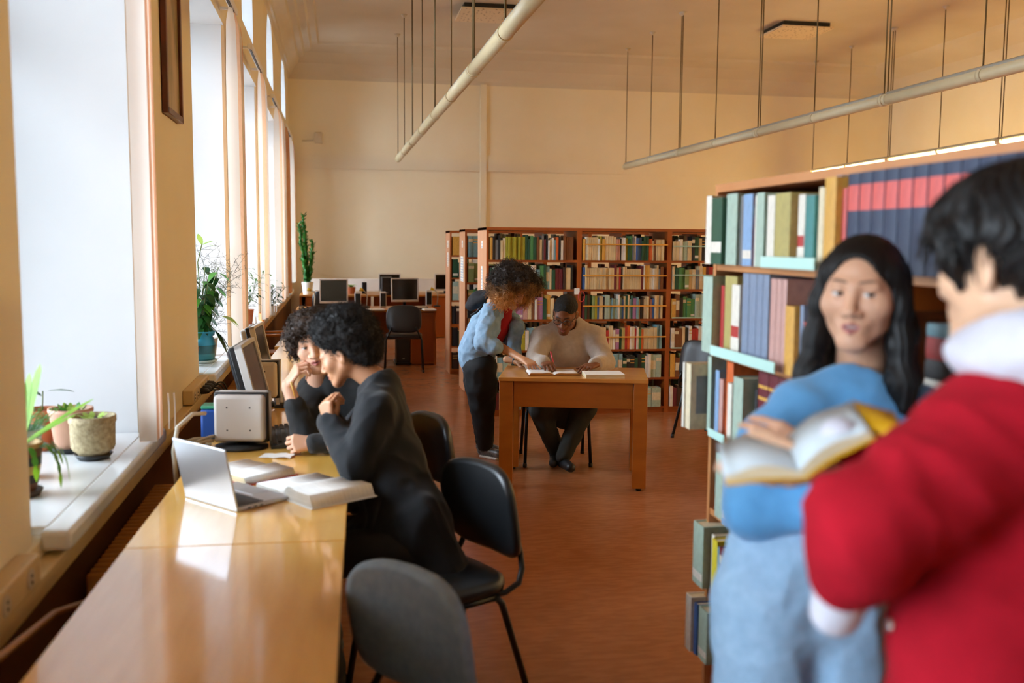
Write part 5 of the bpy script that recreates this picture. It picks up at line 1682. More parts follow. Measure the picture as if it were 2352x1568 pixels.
hl = hand(LW + A3((.06, .03, -.01)), (.90, .35, -.12), (-.1, -.5, .8), 1, 1.0, [(25, 30, 20)] * 4, None, SK2, fore=.04, h=.003)
hr = hand(RW + A3((-.025, .02, -.045)), (-.95, -.05, -.10), (.05, .1, -.98), -1, .95, [(8, 10, 8)] * 4, [(.5, .6, -.6), (.3, .8, -.5), (.2, .9, -.3)], SK2, fore=.05, h=.003)
Vb, Qb = bd.mesh()
Vp, Qp, Cp = joinm([hd[:3], (Vb, Qb, SK2), hl, hr])
m1 = to_mesh('person', Vp, Qp, SKIN, None, Cp)
tag(m1, 'person in red jacket with white hood and cuffs, seen from behind holding an open book', 'person')
RED = mat('crimson_jacket_cloth', '9c0a1e', .9, c2='90081a', scale=20, bump=.2, bscale=300, bdist=.002, spec=.2)
jk_o = to_mesh('jacket', V, Q, RED, m1)
WHT = mat('white_rib_knit', 'c3c2cb', .9, c2='b7b6c0', scale=30, bump=.4, bscale=220, bdist=.003)
hdv = Vol((.72, .98, 1.40), (1.25, 1.42, 1.68), .008)
hdv.ell(c2 + A3((-.015, -.015, .115)), (.155, .125, .055), .02)
hdv.ell(c2 + A3((-.01, -.055, .13)), (.125, .085, .06), .04)
hdv.cone(A3(P2) + R2 @ A3((0, -.05, -.18)), A3(P2) + R2 @ A3((0, -.01, 0)), .063, .092, .012, cut=True)
V, Q = hdv.mesh(); V = smooth(V, Q, 2); V = folds(V, Q, .006, 9, 1.2); to_mesh('hood', V, Q, WHT, m1)
for a_, b_, l0, l1, r0, r1 in ((LE, LW, .005, .078, .042, .034), (RE, RW, .02, .022, .032, .029)):
    cf = Vol((.5, 1.0, 1.0), (1.0, 1.65, 1.5), .006)
    d_ = unit(b_ - a_); cf.cone(b_ - d_ * l0, b_ + d_ * l1, r0, r1, .01)
    V, Q = cf.mesh(); to_mesh('cuff', V, Q, WHT, jk_o)
g = MB()
for p in (D_ for D_ in [(0.659,1.044,1.193)]):
    g.lathe((0, 0, 0), [(0, .0), (.009, 0), (.008, .004), (0, .005)], mat('steel_snap', 'c9b9b0', .3, metal=.7), 16)
o = g.build('snap_button', jk_o); 
ib = len(o.data.vertices)
dirn = Vector(unit(-A3((0.556,0.881,1.266)) + A3((0, 0, 1.66))))
hit = None
from mathutils.bvhtree import BVHTree
def bvh(o_): return BVHTree.FromPolygons([v.co[:] for v in o_.data.vertices], [p.vertices[:] for p in o_.data.polygons])
h_ = bvh(jk_o).ray_cast(Vector((0.42, .62, 1.31)), Vector((0.696,1.101,1.167)) - Vector((0.42, .62, 1.31)))
if h_[0] is not None:
    o.matrix_world = Matrix.Translation(h_[0]) @ h_[1].to_track_quat('Z', 'Y').to_matrix().to_4x4()
tr = Vol((.72, 1.0, .04), (1.25, 1.42, 1.0), .011)
tr.cone(hp + A3((0, 0, .05)), hp + A3((0, 0, -.05)), .165, .17, .03, N2)
for q in (-1, 1): tr.chain([hp + rt2 * .09 * q, hp + rt2 * .1 * q + A3((0, .02, -.44)), hp + rt2 * .11 * q + A3((0, 0, -.84))], [.105, .08, .065], .03)
V, Q = tr.mesh(); to_mesh('trousers', V, Q, mat('dark_trousers', '23262c', .8), m1)
SHB = [hp + rt2 * .11 * q for q in (-1, 1)]
shoe_pair([((b_[0], b_[1] - .03, .045), (b_[0] - .05, b_[1] + .15, .04)) for b_ in SHB], mat('dark_shoe', '1c1a18', .5), m1)
def hb(v):
    v.ell((0, -.012, .055), (.090, .110, .094), .01)
    v.ell((0, -.055, .022), (.087, .076, .080), .03)
    v.ell((0, .068, .065), (.073, .044, .050), .03)
    for q in (-1, 1):
        v.chain([(q * .072, .040, .05), (q * .074, .034, .005), (q * .070, .034, -.030)], [.020, .013, .006], .02)
        v.chain([(q * .05, -.10, .0), (q * .042, -.095, -.07)], [.035, .018], .03)
        v.ell((q * .090, -.010, -.012), (.036, .030, .042), .008, cut=True)
    v.ell((0, .085, -.055), (.085, .06, .075), .01, cut=True)
V, Q, tf = hairvol(P2, R2, 1.0, (-.14, -.18, -.13), (.14, .15, .18), .004, hb)
N_ = normals(V, Q); an = np.arctan2(V[:, 0], V[:, 1])
V = V + N_ * (.004 * np.sin(an * 25 + 9 * nz_(V, 12)) + .004 * nz_(V, 30, 2))[:, None]
cv, cq, _ = curls(V[(V[:, 2] > .02)], N_[(V[:, 2] > .02)], 900, BLK, 'x', None, .030, .0020, .15, .003, 4, .12, None, .8, 3, 5)
Vh, Qh, _c = joinm([(V, Q, (0, 0, 0)), (cv, cq, (0, 0, 0))])
to_mesh('hair', tf(Vh), Qh, BLK, m1)

# the open yellow book he holds
bk = empty('held_book', tuple((0.704,1.372,1.333)), 0, 'open book with yellow cover held between the red jacket and the blue sweatshirt', 'book')
BO = A3((0.704,1.372,1.333))
sa = A3((0.672,1.315,1.319)) - BO; sb = A3((0.717,1.452,1.339)) - BO
wl = A3((0.588,1.392,1.325)) - BO; wl_ = unit(wl) * .112
wr = A3((0.779,1.363,1.378)) - BO; wr_ = unit(wr) * .120
up_ = unit(np.cross(wr_, sb - sa)); up_ = up_ if up_[2] > 0 else -up_
def leafgrid(w, z0, ext, lift, n=10):
    rows = []
    for j in (0 - ext, 1 + ext):
        row = []
        for i in range(n + 1):
            u = i / n
            c = lift * math.sin(min(u * 1.15, 1) * PI) * .8 + z0
            row.append(sa + (sb - sa) * j + w * u * (1 + ext) + up_ * c)
        rows.append(row)
    return rows
def slab(rt, rb, m, ms):
    g = MB()
    n = len(rt[0])
    T = [[g.bm.verts.new(p) for p in r] for r in rt]; B = [[g.bm.verts.new(p) for p in r] for r in rb]
    fs = []; sd = []
    for i in range(n - 1):
        fs.append(g.bm.faces.new((T[0][i], T[0][i + 1], T[1][i + 1], T[1][i]))); fs.append(g.bm.faces.new((B[0][i], B[1][i], B[1][i + 1], B[0][i + 1])))
        sd.append(g.bm.faces.new((T[0][i], B[0][i], B[0][i + 1], T[0][i + 1]))); sd.append(g.bm.faces.new((T[1][i], T[1][i + 1], B[1][i + 1], B[1][i])))
    sd.append(g.bm.faces.new((T[0][0], T[1][0], B[1][0], B[0][0]))); sd.append(g.bm.faces.new((T[0][-1], B[0][-1], B[1][-1], T[1][-1])))
    g._fin(fs, m, True); g._fin(sd, ms)
    bmesh.ops.recalc_face_normals(g.bm, faces=fs + sd)
    return g
PG = mat('cool_white_page', 'bcc7cc', .9); YC = mat('yellow_book_cover', 'c9970a', .5)
slab(leafgrid(wl_, .010, 0, .016), leafgrid(wl_, -.002, 0, .004), PG, M['pedge']).build('page_block', bk)
slab(leafgrid(wr_, .010, 0, .014), leafgrid(wr_, -.002, 0, .006), PG, M['pedge']).build('page_block', bk)
for w in (wl_, wr_): slab(leafgrid(w, -.003, .03, .004), leafgrid(w, -.006, .03, .004), YC, YC).build('cover', bk)
fl = A3((0.845,1.354,1.399)) - BO
slab([[sb * .2 + sa * .8 + wr_ * 1.02 + up_ * .0, sb * .2 + sa * .8 + fl * 1.0 - (sb - sa) * .5], [sb + wr_ * 1.02 + up_ * .01, fl + (sb - sa) * .12]], [[sb * .2 + sa * .8 + wr_ * 1.02 - up_ * .004, sb * .2 + sa * .8 + fl - (sb - sa) * .5 - up_ * .004], [sb + wr_ * 1.02 + up_ * .006, fl + (sb - sa) * .12 - up_ * .004]], YC, YC).build('cover_flap', bk)

# ---------------------------------------------------------------- woman with the afro, in a black blazer
SK3 = lin('c08a66')
P3 = A3((0.014,3.872,1.212))
F3 = unit((-.87, .27, -.42))
hd = head(P3, F3, (0, 0, 1), .90, SK3, .0027, lips=lin('a8625a'), lid=.0075, gaze=(0, -.004), nose=1.08, lipfull=1.2, neck=(0, -.10, -.17))
R3 = hd[3]
BLZ = mat('black_wool_blazer', '12151a', .8, c2='0e1115', scale=25, bump=.3, bscale=400, bdist=.002, sheen=.15, spec=.25)
LS, RS = A3((.135, 3.66, 1.035)), A3((.185, 3.92, 1.020))
LE, RE = A3((.060, 3.585, .835)), A3((.020, 3.985, .835))
LW, RW = A3((-.035, 3.735, .960)), A3((-.038, 3.825, .960))
nb = A3((.155, 3.82, 1.075)); ch = A3((.150, 3.78, .94)); md = A3((.185, 3.69, .78)); pv = A3((.255, 3.56, .565))
N3 = ((-.75, .25, .45), .74)
bz = Vol((-.12, 3.22, .30), (.62, 4.18, 1.22), .008)
bz.chain([nb, ch, md, pv], [.080, .138, .148, .175], .05, N3)
bz.chain([LS, nb, RS], [.066, .070, .066], .05)
bz.chain([LS, (LS + LE) / 2 + A3((.01, -.01, 0)), LE], [.070, .068, .064], .03)
bz.chain([LE, LW], [.064, .048], .02)
bz.chain([RS, RE], [.074, .064], .03); bz.chain([RE, RW], [.062, .046], .02)
bz.chain([pv + A3((.04, -.03, .03)), (.37, 3.46, .44), (.38, 3.44, .36)], [.16, .13, .11], .04, ((1, 0, 0), .6))
bz.chain([pv, (.12, 3.60, .53)], [.15, .12], .04)
bz.cone(A3(P3) + R3 @ A3((0, -.09, -.15)), A3(P3) + R3 @ A3((0, -.02, 0)), .056, .07, .01, cut=True)
V, Q = bz.mesh(); V = smooth(V, Q, 2); V = folds(V, Q, .012, 7, 2.7, (1, 1, .55))
bd = Vol((-.2, 3.3, -.02), (.62, 4.15, 1.18), .011)
bd.chain([nb, ch, md, pv], [.06, .11, .12, .14], .04, N3)
bd.chain([LS, LE, LW], [.045, .042, .03], .02); bd.chain([RS, RE, RW], [.045, .042, .03], .02)
LG = [(pv + A3((-.02, -.09, -.02)), A3((-.14, 3.56, .50)), A3((-.05, 3.52, .09))), (pv + A3((-.0, .09, -.02)), A3((-.14, 3.80, .50)), A3((-.06, 3.83, .09)))]
for a, b, c in LG: bd.chain([a, b, c], [.08, .055, .04], .03)
hl = hand(LW, (-.18, .12, .95), (-.75, -.62, .1), 1, .95, [(58, 70, 30), (60, 72, 30), (62, 72, 30), (64, 70, 30)], [(.2, .85, -.5), (-.1, .85, -.4), (-.3, .8, -.4)], SK3, fore=.08)
hr = hand(RW + A3((.0, -.015, 0)), (-.15, -.25, .95), (-.75, .6, .1), -1, .95, [(50, 60, 30), (52, 62, 30), (55, 62, 30), (58, 62, 30)], [(.3, .85, -.4), (.1, .9, -.3), (0, .9, -.3)], SK3, fore=.08)
Vb, Qb = bd.mesh()
Vp, Qp, Cp = joinm([hd[:3], (Vb, Qb, SK3), hl, hr])
w3 = to_mesh('person', Vp, Qp, SKIN, None, Cp)
tag(w3, 'person with dark afro in black blazer, profile view, hands clasped at the chin', 'person')
bz_o = to_mesh('blazer', V, Q, BLZ, w3)
cl = Vol((-.02, 3.55, .98), (.42, 4.1, 1.24), .007)
cl.chain([nb + A3((-.06, -.085, -.03)), nb + A3((.015, -.06, .03)), nb + A3((.045, .0, .045)), nb + A3((.03, .06, .035)), nb + A3((-.05, .09, -.02))], [.020, .026, .028, .026, .020], .02)
V, Q = cl.mesh(); V = smooth(V, Q, 2); to_mesh('collar', V, Q, BLZ, bz_o)
tr = Vol((-.25, 3.35, .05), (.5, 4.0, .72), .010)
for a, b, c in LG: tr.chain([a, b, c], [.095, .078, .065], .03)
V, Q = tr.mesh(); to_mesh('trousers', V, Q, mat('black_trousers', '131416', .8), w3)
shoe_pair([((c[0] + .02, c[1], .045), (c[0] - .14, c[1] + .02, .04)) for a, b, c in LG], mat('dark_shoe', '', .5), w3)
def hb(v):
    v.ell((0, -.048, .095), (.105, .115, .100), .02)
    v.ell((0, -.095, .03), (.095, .085, .115), .05)
    v.ell((0, .018, .115), (.080, .055, .060), .04)
    v.ell((0, .130, -.010), (.14, .115, .096), .012, cut=True)
    for q in (-1, 1): v.ell((q * .095, .0, -.035), (.045, .045, .06), .02, cut=True)
V, Q, tf = hairvol(P3, R3, .95, (-.19, -.26, -.14), (.19, .17, .25), .0045, hb)
N_ = normals(V, Q)
V = V + N_ * (.012 * nz_(V, 22, 1) + .007 * nz_(V, 60, 3))[:, None]
AF = mat('dark_afro_hair', '1d1715', .75, c2='0f0c0b', scale=60)
ok_ = ~((V[:, 1] > .045) & (V[:, 2] < .085))
cv, cq, _ = curls(V[ok_], N_[ok_], 6000, AF, 'x', None, .026, .0011, 1.2, .0055, 2, steps=10)
Vh, Qh, _c = joinm([(V, Q, (0, 0, 0)), (cv, cq, (0, 0, 0))])
to_mesh('hair', tf(Vh), Qh, AF, w3)

# ---------------------------------------------------------------- curly-haired man in black, leaning on his hand
SK4 = lin('dcab8e')
P4 = A3((-.118, 4.40, 1.205))
F4 = unit((.06, -1.0, -.12))
hd = head(P4, F4, (-.20, .03, 1), 1.02, SK4, .0028, lips=lin('bb7168'), brow=lin('3a261a'), gaze=(-.003, 0), iris=lin('3a2a1c'), wide=.97, nose=1.05, mouth=.002)
R4 = hd[3]
HOO = mat('black_hoodie', '121416', .85, c2='0d0f11', scale=25, bump=.3, bscale=300, bdist=.002, sheen=.2)
nb = A3((-.01, 4.47, 1.03)); ch = A3((.06, 4.50, .90)); md = A3((.13, 4.50, .72)); pv = A3((.19, 4.48, .56))
RS, LS = A3((-.115, 4.52, .985)), A3((.185, 4.38, .985))
RE, LE = A3((-.150, 4.30, .815)), A3((.12, 4.20, .815))
RW, LW = A3((-.222, 4.315, 1.035)), A3((-.105, 4.185, .80))
N4 = ((-.5, -.85, .2), .72)
hz = Vol((-.40, 4.02, .42), (.42, 4.75, 1.16), .008)
hz.chain([nb, ch, md, pv], [.085, .150, .150, .165], .05, N4)
hz.chain([RS, nb, LS], [.068, .072, .068], .05)
hz.chain([RS, RE], [.070, .058], .03)
hz.chain([RE, RE * .42 + RW * .58], [.056, .048], .02)
hz.chain([LS, LE], [.070, .056], .03); hz.chain([LE, LW], [.054, .044], .02)
hz.cone(A3(P4) + R4 @ A3((0, -.06, -.19)), A3(P4) + R4 @ A3((0, -.02, -.02)), .058, .07, .01, cut=True)
V, Q = hz.mesh(); V = smooth(V, Q, 2); V = folds(V, Q, .006, 10, 9.1)
bd = Vol((-.42, 4.05, -.02), (.42, 4.72, 1.12), .011)
bd.chain([nb, ch, md, pv], [.06, .11, .11, .12], .04, N4)
bd.chain([RS, RE, RW], [.045, .04, .028], .02); bd.chain([LS, LE, LW], [.045, .04, .03], .02)
LG = [(pv + A3((-.02, -.08, -.02)), A3((-.22, 4.36, .50)), A3((-.14, 4.36, .09))), (pv + A3((.0, .09, -.02)), A3((-.22, 4.62, .50)), A3((-.14, 4.62, .09)))]
for a, b, c in LG: bd.chain([a, b, c], [.08, .055, .04], .03)
hr = hand(RW, (.50, -.12, .80), (-.70, -.35, .45), -1, .95, [(35, 60, 40), (42, 65, 40), (48, 68, 40), (52, 70, 40)], [(.15, .9, -.3), (.0, .9, -.35), (-.1, .9, -.35)], SK4, fore=.004, rf=(.025, .025))
hl = hand(LW, (-.95, -.12, .05), (-.25, -.9, .45), 1, .98, [(55, 75, 40), (58, 78, 40), (60, 80, 40), (62, 80, 40)], [(.3, .8, -.5), (.0, .9, -.4), (-.2, .9, -.3)], SK4, fore=.06)
Vb, Qb = bd.mesh()
Vp, Qp, Cp = joinm([hd[:3], (Vb, Qb, SK4), hr, hl])
m3 = to_mesh('person', Vp, Qp, SKIN, None, Cp)
tag(m3, 'person with brown curls in black hoodie, hand at mouth, sitting at the desk', 'person')
to_mesh('hoodie', V, Q, HOO, m3)
tr = Vol((-.33, 4.2, .05), (.42, 4.8, .74), .010)
for a, b, c in LG: tr.chain([a, b, c], [.095, .075, .06], .03)
V, Q = tr.mesh(); to_mesh('trousers', V, Q, mat('black_trousers', '', .8), m3)
shoe_pair([((c[0] + .02, c[1], .045), (c[0] - .14, c[1], .04)) for a, b, c in LG], mat('dark_shoe', '', .5), m3)
def hb(v):
    v.ell((0, -.02, .062), (.086, .105, .084), .02)
    v.ell((0, -.06, .02), (.084, .072, .086), .04)
    v.ell((0, .066, .098), (.078, .038, .032), .04)
    for q in (-1, 1):
        v.ell((q * .080, .035, .045), (.022, .036, .046), .03)
        v.ell((q * .082, .01, -.015), (.016, .026, .030), .03)
    v.ell((0, .105, -.02), (.070, .075, .088), .01, cut=True)
V, Q, tf = hairvol(P4, R4, 1.02, (-.15, -.18, -.12), (.15, .15, .2), .0045, hb)
N_ = normals(V, Q)
V = V + N_ * (.012 * nz_(V, 25, 5) + .006 * nz_(V, 55, 2))[:, None]
CU = mat('brown_curly_hair', '3d2a1c', .6, c2='2a1b12', scale=50)
cv, cq, _ = curls(V, N_, 1500, CU, 'x', None, .030, .0024, 1.3, .009, 6, .6, None, .2, 4, 9)
Vh, Qh, _c = joinm([(V, Q, (0, 0, 0)), (cv, cq, (0, 0, 0))])
to_mesh('hair', tf(Vh), Qh, CU, m3)
t = empty('pencil', tuple(RW + A3((.02, -.045, .0))), 0, 'short yellow pencil held by the curly-haired person near the sleeve', 'pencil')
g = MB(); g.tube([(-.004, 0, .02), (.012, 0, -.045)], .004, mat('yellow_pencil', 'd2a24a', .5), 6); g.build('shaft', t)
g = MB(); g.tube([(.012, 0, -.045), (.0145, 0, -.058)], [.004, .0008], M['chairwood'], 6); g.build('tip', t)

# ---------------------------------------------------------------- standing woman in denim, leaning over the table
SK5 = lin('cb946c')
P5 = A3((1.256,7.009,1.308))
F5 = unit((.58, -.55, -.50))
hd = head(P5, F5, (.45, -.35, .8), .96, SK5, .003, lips=lin('a05a50'), lid=.006, ears=True, neck=(0, -.09, -.17))
R5 = hd[3]
JEAN = mat('pale_denim_jacket', '93b0c8', .8, c2='7d9db8', scale=25, bump=.35, bscale=260, bdist=.003)
pv = A3((1.048,7.294,0.740)); wa = A3((1.037,7.289,0.874)); ch = A3((1.095,7.215,1.046)); nb = A3((1.155,7.136,1.179))
RS = A3((1.107,7.038,1.134)); LS = A3((1.252,7.317,1.113))
RE = A3((1.031,6.910,0.943)); LE = A3((1.288,7.206,0.897))
RW = A3((1.284,6.711,0.837)); LW = A3((1.283,6.992,0.793))
N5 = ((.75, -.3, -.45), .74)
jk = Vol((.68, 6.72, .60), (1.52, 7.75, 1.36), .008)
jk.chain([nb, ch, wa, wa * .55 + pv * .45], [.085, .155, .162, .165], .05, N5)
jk.chain([RS, nb, LS], [.072, .075, .072], .05)
jk.chain([RS, (RS + RE) / 2, RE], [.078, .082, .072], .03)
jk.chain([RE, RE * .72 + RW * .28], [.070, .058], .02)
jk.chain([LS, LE], [.074, .062], .03); jk.chain([LE, LW * .8 + LE * .2], [.058, .05], .02)
jk.chain([LS + A3((.06, -.06, -.03)), A3((1.303,7.075,1.033)), A3((1.276,7.104,0.875))], [.045, .055, .05], .03)
jk.cone(A3(P5) + R5 @ A3((0, -.09, -.17)), A3(P5) + R5 @ A3((0, 0, -.02)), .058, .08, .01, cut=True)
op = A3((1.222,6.919,1.070)); jk.cone(A3((1.190,6.868,1.215)), A3((1.213,6.861,0.981)), .045, .055, .015, cut=True)
V, Q = jk.mesh(); V = smooth(V, Q, 1); V = folds(V, Q, .008, 11, 4.4)
bd = Vol((.70, 6.75, -.02), (1.50, 7.70, 1.32), .011)
bd.chain([nb, ch, wa, pv], [.06, .115, .115, .13], .04, N5)
bd.chain([RS, RE], [.045, .04], .02); bd.chain([LS, LE, LW], [.045, .04, .03], .02)
FT = [A3((1.10, 7.33, 0)), A3((1.135, 7.52, 0))]
LG = [(pv + A3((.0, -.085, -.02)), A3((1.075, 7.28, .43)), A3((1.11, 7.36, .10))), (pv + A3((.01, .085, -.02)), A3((1.09, 7.45, .43)), A3((1.12, 7.52, .10)))]
for a, b, c in LG: bd.chain([a, b, c], [.085, .06, .042], .03)
hr = hand(RW, unit(A3((1.371,6.568,0.792)) - RW), (-.15, -.25, .95), -1, .96, [(20, 12, 8), (52, 62, 30), (56, 66, 30), (60, 66, 30)], [(.5, .8, -.5), (.2, .9, -.4), (.0, .9, -.4)], SK5, fore=.27, rf=(.026, .040))
hl = hand(LW, (.75, -.6, -.1), (0, 0, 1), 1, .95, [(10, 15, 10)] * 4, None, SK5, fore=.08)
Vb, Qb = bd.mesh()
Vp, Qp, Cp = joinm([hd[:3], (Vb, Qb, SK5), hr, hl])
w2 = to_mesh('person', Vp, Qp, SKIN, None, Cp)
tag(w2, 'person standing in pale denim jacket and black trousers, bending to point into the open book', 'person')
jo = to_mesh('denim_jacket', V, Q, JEAN, w2)
# shirt
st = Vol((1.0, 6.85, .80), (1.42, 7.35, 1.30), .008)
st.chain([nb + A3((.06, -.06, .01)), ch + A3((.09, -.07, 0)), wa + A3((.10, -.06, .02))], [.070, .095, .09], .04, N5)
st.cone(A3(P5) + R5 @ A3((0, -.07, -.16)), A3(P5) + R5 @ A3((0, .0, -.02)), .052, .07, .01, cut=True)
V, Q = st.mesh(); to_mesh('shirt', V, Q, mat('red_shirt', 'b3161c', .8), w2)
# ribbed hem
hv_ = Vol((.75, 7.0, .6), (1.4, 7.7, 1.1), .008)
hc = wa * .40 + pv * .60
hv_.cone(hc + (wa - pv) * .12, hc - (wa - pv) * .12, .160, .155, .02, N5)
V, Q = hv_.mesh(); N_ = normals(V, Q); ang = np.arctan2(V[:, 1] - hc[1], V[:, 0] - hc[0]); V = V + N_ * (.005 * np.sin(ang * 34))[:, None]
to_mesh('hem', V, Q, JEAN, jo)
hv_ = Vol((.85, 7.0, 1.0), (1.25, 7.5, 1.36), .008)
hv_.chain([A3((1.096,7.186,1.260)), A3((1.039,7.244,1.231)), A3((0.993,7.269,1.190))], [.075, .085, .055], .03, ((-.4, 0, .9), .7))
V, Q = hv_.mesh(); V = folds(V, Q, .006, 10, 2); ho = to_mesh('hood', V, Q, mat('black_hood', '1a1b20', .85), w2)
g = MB(); g.tube([tuple(A3((1.047,7.116,1.193))), tuple(A3((1.004,7.089,1.150))), tuple(A3((0.963,7.114,1.123)))], .008, mat('black_hood', '', .8), 6); g.build('drawstring', ho)
tr = Vol((.80, 7.0, .05), (1.35, 7.72, .92), .010)
tr.cone(wa * .3 + pv * .7, pv, .150, .165, .03, ((.9, -.2, 0), .8))
for a, b, c in LG: tr.chain([a, (a + b) / 2, b, c], [.125, .118, .095, .062], .03)
V, Q = tr.mesh(); V = folds(V, Q, .006, 9, 6.6); to_mesh('trousers', V, Q, mat('black_trousers', '', .8), w2)
shoe_pair([((c[0] - .01, c[1] + .03, .045), (c[0] + .09, c[1] - .09, .04)) for a, b, c in LG], mat('silver_black_trainer', '1f1d1c', .4, c2='8f8a86', scale=30), w2, h=.006)
for a, b, c in LG:
    g = MB(); g.box((c[0] + .04, c[1] - .03, .008), (.09, .17, .016), M['white'], .005, Matrix.Rotation(.7, 3, 'Z')); g.build('sole', w2)
g = MB()
wd = unit(LW - LE)
g.tube([tuple(LW - wd * .01), tuple(LW + wd * .012)], .034, mat('teal_watch', '2d6f86', .4), 14); g.build('wristband', w2)
g = MB()
pc = A3(P5) + R5 @ A3((0, .01, -.14))
g.tube([tuple(A3(P5) + R5 @ (A3((.056 * math.cos(a), -.055 + .066 * math.sin(a), -.125 - .03 * math.sin(a))) * .96)) for a in [k / 24 * 2 * PI for k in range(25)]], .004, M['black'], 6); g.build('choker', w2)
def hb(v):
    v.ell((0, -.02, .085), (.150, .155, .115), .02)
    v.ell((0, -.07, .02), (.145, .12, .14), .05)
    for q in (-1, 1): v.ell((q * .125, .02, -.02), (.06, .075, .09), .04)
    v.ell((0, .085, .13), (.125, .075, .065), .04)
    v.ell((0, .135, -.05), (.088, .125, .128), .02, cut=True)
V, Q, tf = hairvol(P5, R5, .96, (-.25, -.26, -.20), (.25, .22, .28), .006, hb)
N_ = normals(V, Q)
V = V + N_ * (.020 * nz_(V, 16, 2) + .010 * nz_(V, 45, 6))[:, None]
W_ = tf(V)
dk = np.array(lin('2a1a10')); gd = np.array(lin('cf8d44'))
tt_ = np.clip((P5[2] + .065 - W_[:, 2]) / .13 + .35 * nz_(V, 18, 9), 0, 1)[:, None]
HC = dk * (1 - tt_) + gd * tt_
HM = mat('ombre_curly_hair', 'ffffff', .65, attr=True)
ok_ = ~((V[:, 1] > .05) & (V[:, 2] < .07) & (np.abs(V[:, 0]) < .10))
cv, cq, cc = curls(V[ok_], N_[ok_], 3000, HM, 'x', None, .055, .0022, 1.5, .008, 3, .7, HC[ok_], .15, 3, 8)
Vh, Qh, Ch = joinm([(V, Q, HC * .8), (cv, cq, cc)])
to_mesh('hair', tf(Vh), Qh, HM, w2, Ch)

# ---------------------------------------------------------------- seated man with glasses in a grey sweatshirt
SK6 = lin('7a4a2e')
P6 = A3((1.603,6.808,1.148))
F6 = unit((-.36, -.75, -.52))
hd = head(P6, F6, (-.05, -.3, .95), 1.06, SK6, .003, lips=lin('8a4a40'), brow=(.006, .004, .003), lid=.0055, nose=1.25, lipfull=1.35, mouth=.004, neck=(0, -.09, -.16))
R6 = hd[3]
nb = A3((1.663,6.990,1.038)); ch = A3((1.669,6.989,0.834)); md = A3((1.679,7.019,0.650)); pv = A3((1.685,7.048,0.448))
RS, LS = A3((1.474,6.976,0.964)), A3((1.849,6.950,0.969))
RE, LE = A3((1.373,6.794,0.807)), A3((1.888,6.742,0.800))
RW, LW = A3((1.412,6.646,0.824)), A3((1.773,6.580,0.815))
N6 = ((-.2, -.97, 0), .72)
GSW = mat('taupe_sweatshirt', 'b8ab9e', .9, c2='ac9f92', scale=30, bump=.2, bscale=300, bdist=.002, sheen=.3)
sw = Vol((1.20, 6.55, .45), (2.05, 7.62, 1.22), .008)
sw.chain([nb, ch, md, pv], [.10, .175, .175, .175], .05, N6)
sw.chain([RS, nb + A3((0, 0, -.01)), LS], [.082, .09, .082], .06)
sw.chain([RS, RE], [.086, .070], .03); sw.chain([RE, RW], [.066, .05], .02)
sw.chain([LS, LE], [.086, .072], .03); sw.chain([LE, LW], [.068, .05], .02)
sw.cone(A3(P6) + R6 @ A3((0, -.09, -.17)), A3(P6) + R6 @ A3((0, -.02, -.03)), .060, .08, .01, cut=True)
V, Q = sw.mesh(); V = smooth(V, Q, 2); V = folds(V, Q, .006, 8, 7.7, (1, 1, .7))
bd = Vol((1.20, 6.5, -.02), (2.05, 7.62, 1.2), .011)
bd.chain([nb, ch, md, pv], [.06, .13, .13, .14], .04, N6)
bd.chain([RS, RE, RW], [.05, .045, .03], .02); bd.chain([LS, LE, LW], [.05, .045, .03], .02)
LG = [(pv + A3((-.09, -.02, -.02)), A3((1.44, 6.90, .46)), A3((1.60, 7.02, .10))), (pv + A3((.09, -.02, -.02)), A3((1.78, 6.88, .46)), A3((1.62, 6.88, .10)))]
for a, b, c in LG: bd.chain([a, b, c], [.085, .06, .04], .03)
hr = hand(RW, (.15, -.85, -.02), (-.2, -.2, .95), -1, 1.04, [(45, 55, 30), (55, 62, 30), (60, 66, 30), (64, 66, 30)], [(.4, .85, -.4), (.0, .9, -.3), (-.2, .9, -.2)], SK6, fore=.035)
hl = hand(LW, (-.75, -.62, -.12), (.1, -.2, .95), 1, 1.04, [(18, 22, 12), (20, 24, 12), (22, 24, 12), (24, 26, 14)], [(.7, .6, -.3), (.5, .8, -.3), (.4, .9, -.2)], SK6, fore=.035)
Vb, Qb = bd.mesh()
Vp, Qp, Cp = joinm([hd[:3], (Vb, Qb, SK6), hr, hl])
m2 = to_mesh('person', Vp, Qp, SKIN, None, Cp)
tag(m2, 'person with glasses in taupe sweatshirt, sitting behind the wooden table reading', 'person')
to_mesh('sweatshirt', V, Q, GSW, m2)
tr = Vol((1.30, 6.7, .05), (1.95, 7.6, .75), .010)
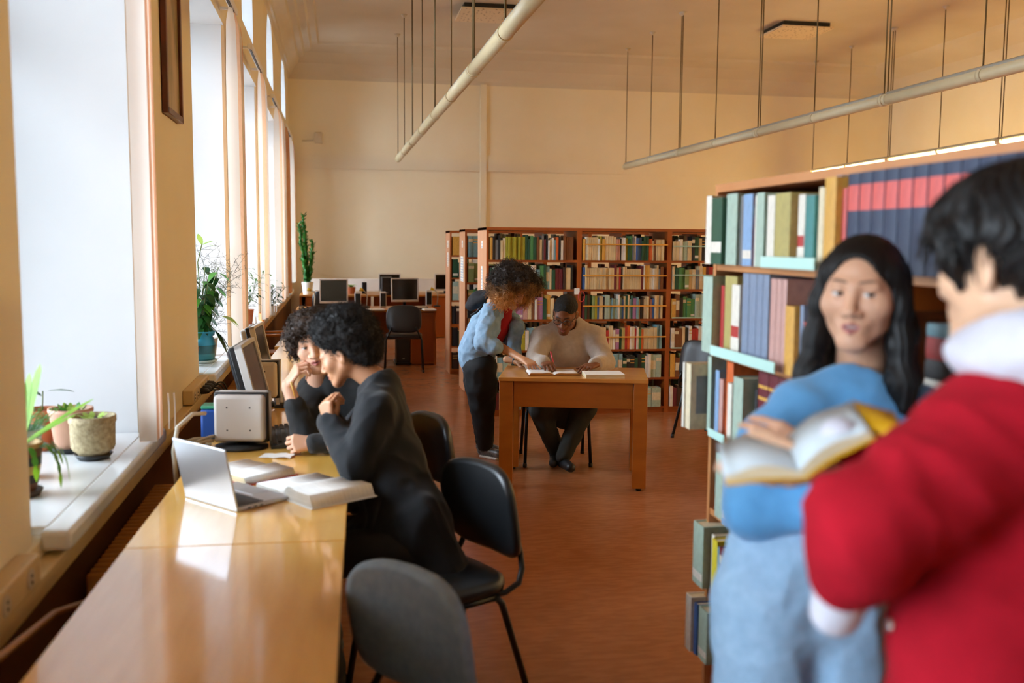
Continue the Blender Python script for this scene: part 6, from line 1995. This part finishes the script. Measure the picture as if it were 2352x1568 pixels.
tr.cone(pv + A3((0, 0, .02)), pv + A3((0, 0, -.02)), .165, .165, .03, N6)
for a, b, c in LG: tr.chain([a, b, c], [.105, .082, .060], .03)
V, Q = tr.mesh(); V = folds(V, Q, .005, 10, 3); to_mesh('trousers', V, Q, mat('dark_olive_trousers', '2e3230', .8), m2)
F0_, F1_ = LG[0][2] * A3((1, 1, 0)), LG[1][2] * A3((1, 1, 0))
shoe_pair([(F0_ + A3((0, .02, .05)), F0_ + A3((-.05, -.12, .045))), (F1_ + A3((0, .02, .05)), F1_ + A3((.02, -.15, .045)))], mat('black_trainer', '141416', .5), m2, h=.006)
def hb(v):
    v.ell((0, -.016, .050), (.0775, .0985, .0795), .01)
    v.ell((0, -.053, .025), (.0715, .062, .074), .03)
    v.ell((0, .100, .0), (.068, .062, .088), .006, cut=True)
    for q in (-1, 1): v.ell((q * .085, .01, -.03), (.03, .055, .045), .008, cut=True)
V, Q, tf = hairvol(P6, R6, 1.06, (-.12, -.15, -.1), (.12, .12, .16), .004, hb)
N_ = normals(V, Q); V = V + N_ * (.003 * nz_(V, 90, 2))[:, None]
to_mesh('hair', tf(V), Q, mat('short_black_hair', '0d0a09', .8, bump=.6, bscale=250), m2)
g = MB()
def gl(p): return tuple(A3(P6) + R6 @ (A3(p) * 1.06))
for q in (-1, 1):
    g.tube([gl((q * .034 + .025 * math.cos(a), .096 + .004 * abs(math.cos(a)), .004 + .019 * math.sin(a))) for a in [k / 20 * 2 * PI for k in range(21)]], .0024, M['black'], 6)
    g.tube([gl((q * .059, .094, .010)), gl((q * .074, .05, .010)), gl((q * .081, -.005, .008))], .0024, M['black'], 6)
g.tube([gl((-.009, .100, .006)), gl((0, .103, .009)), gl((.009, .100, .006))], .0024, M['black'], 6)
g.build('glasses', m2)
t = empty('pen', tuple(RW + A3((.045, -.075, .035))), 0, 'red pen held in the right hand of the person with glasses', 'pen')
g = MB(); g.tube([(-.008, .01, .05), (.012, -.02, -.05)], .005, mat('red_pen', 'c3303a', .4), 8); g.build('barrel', t)
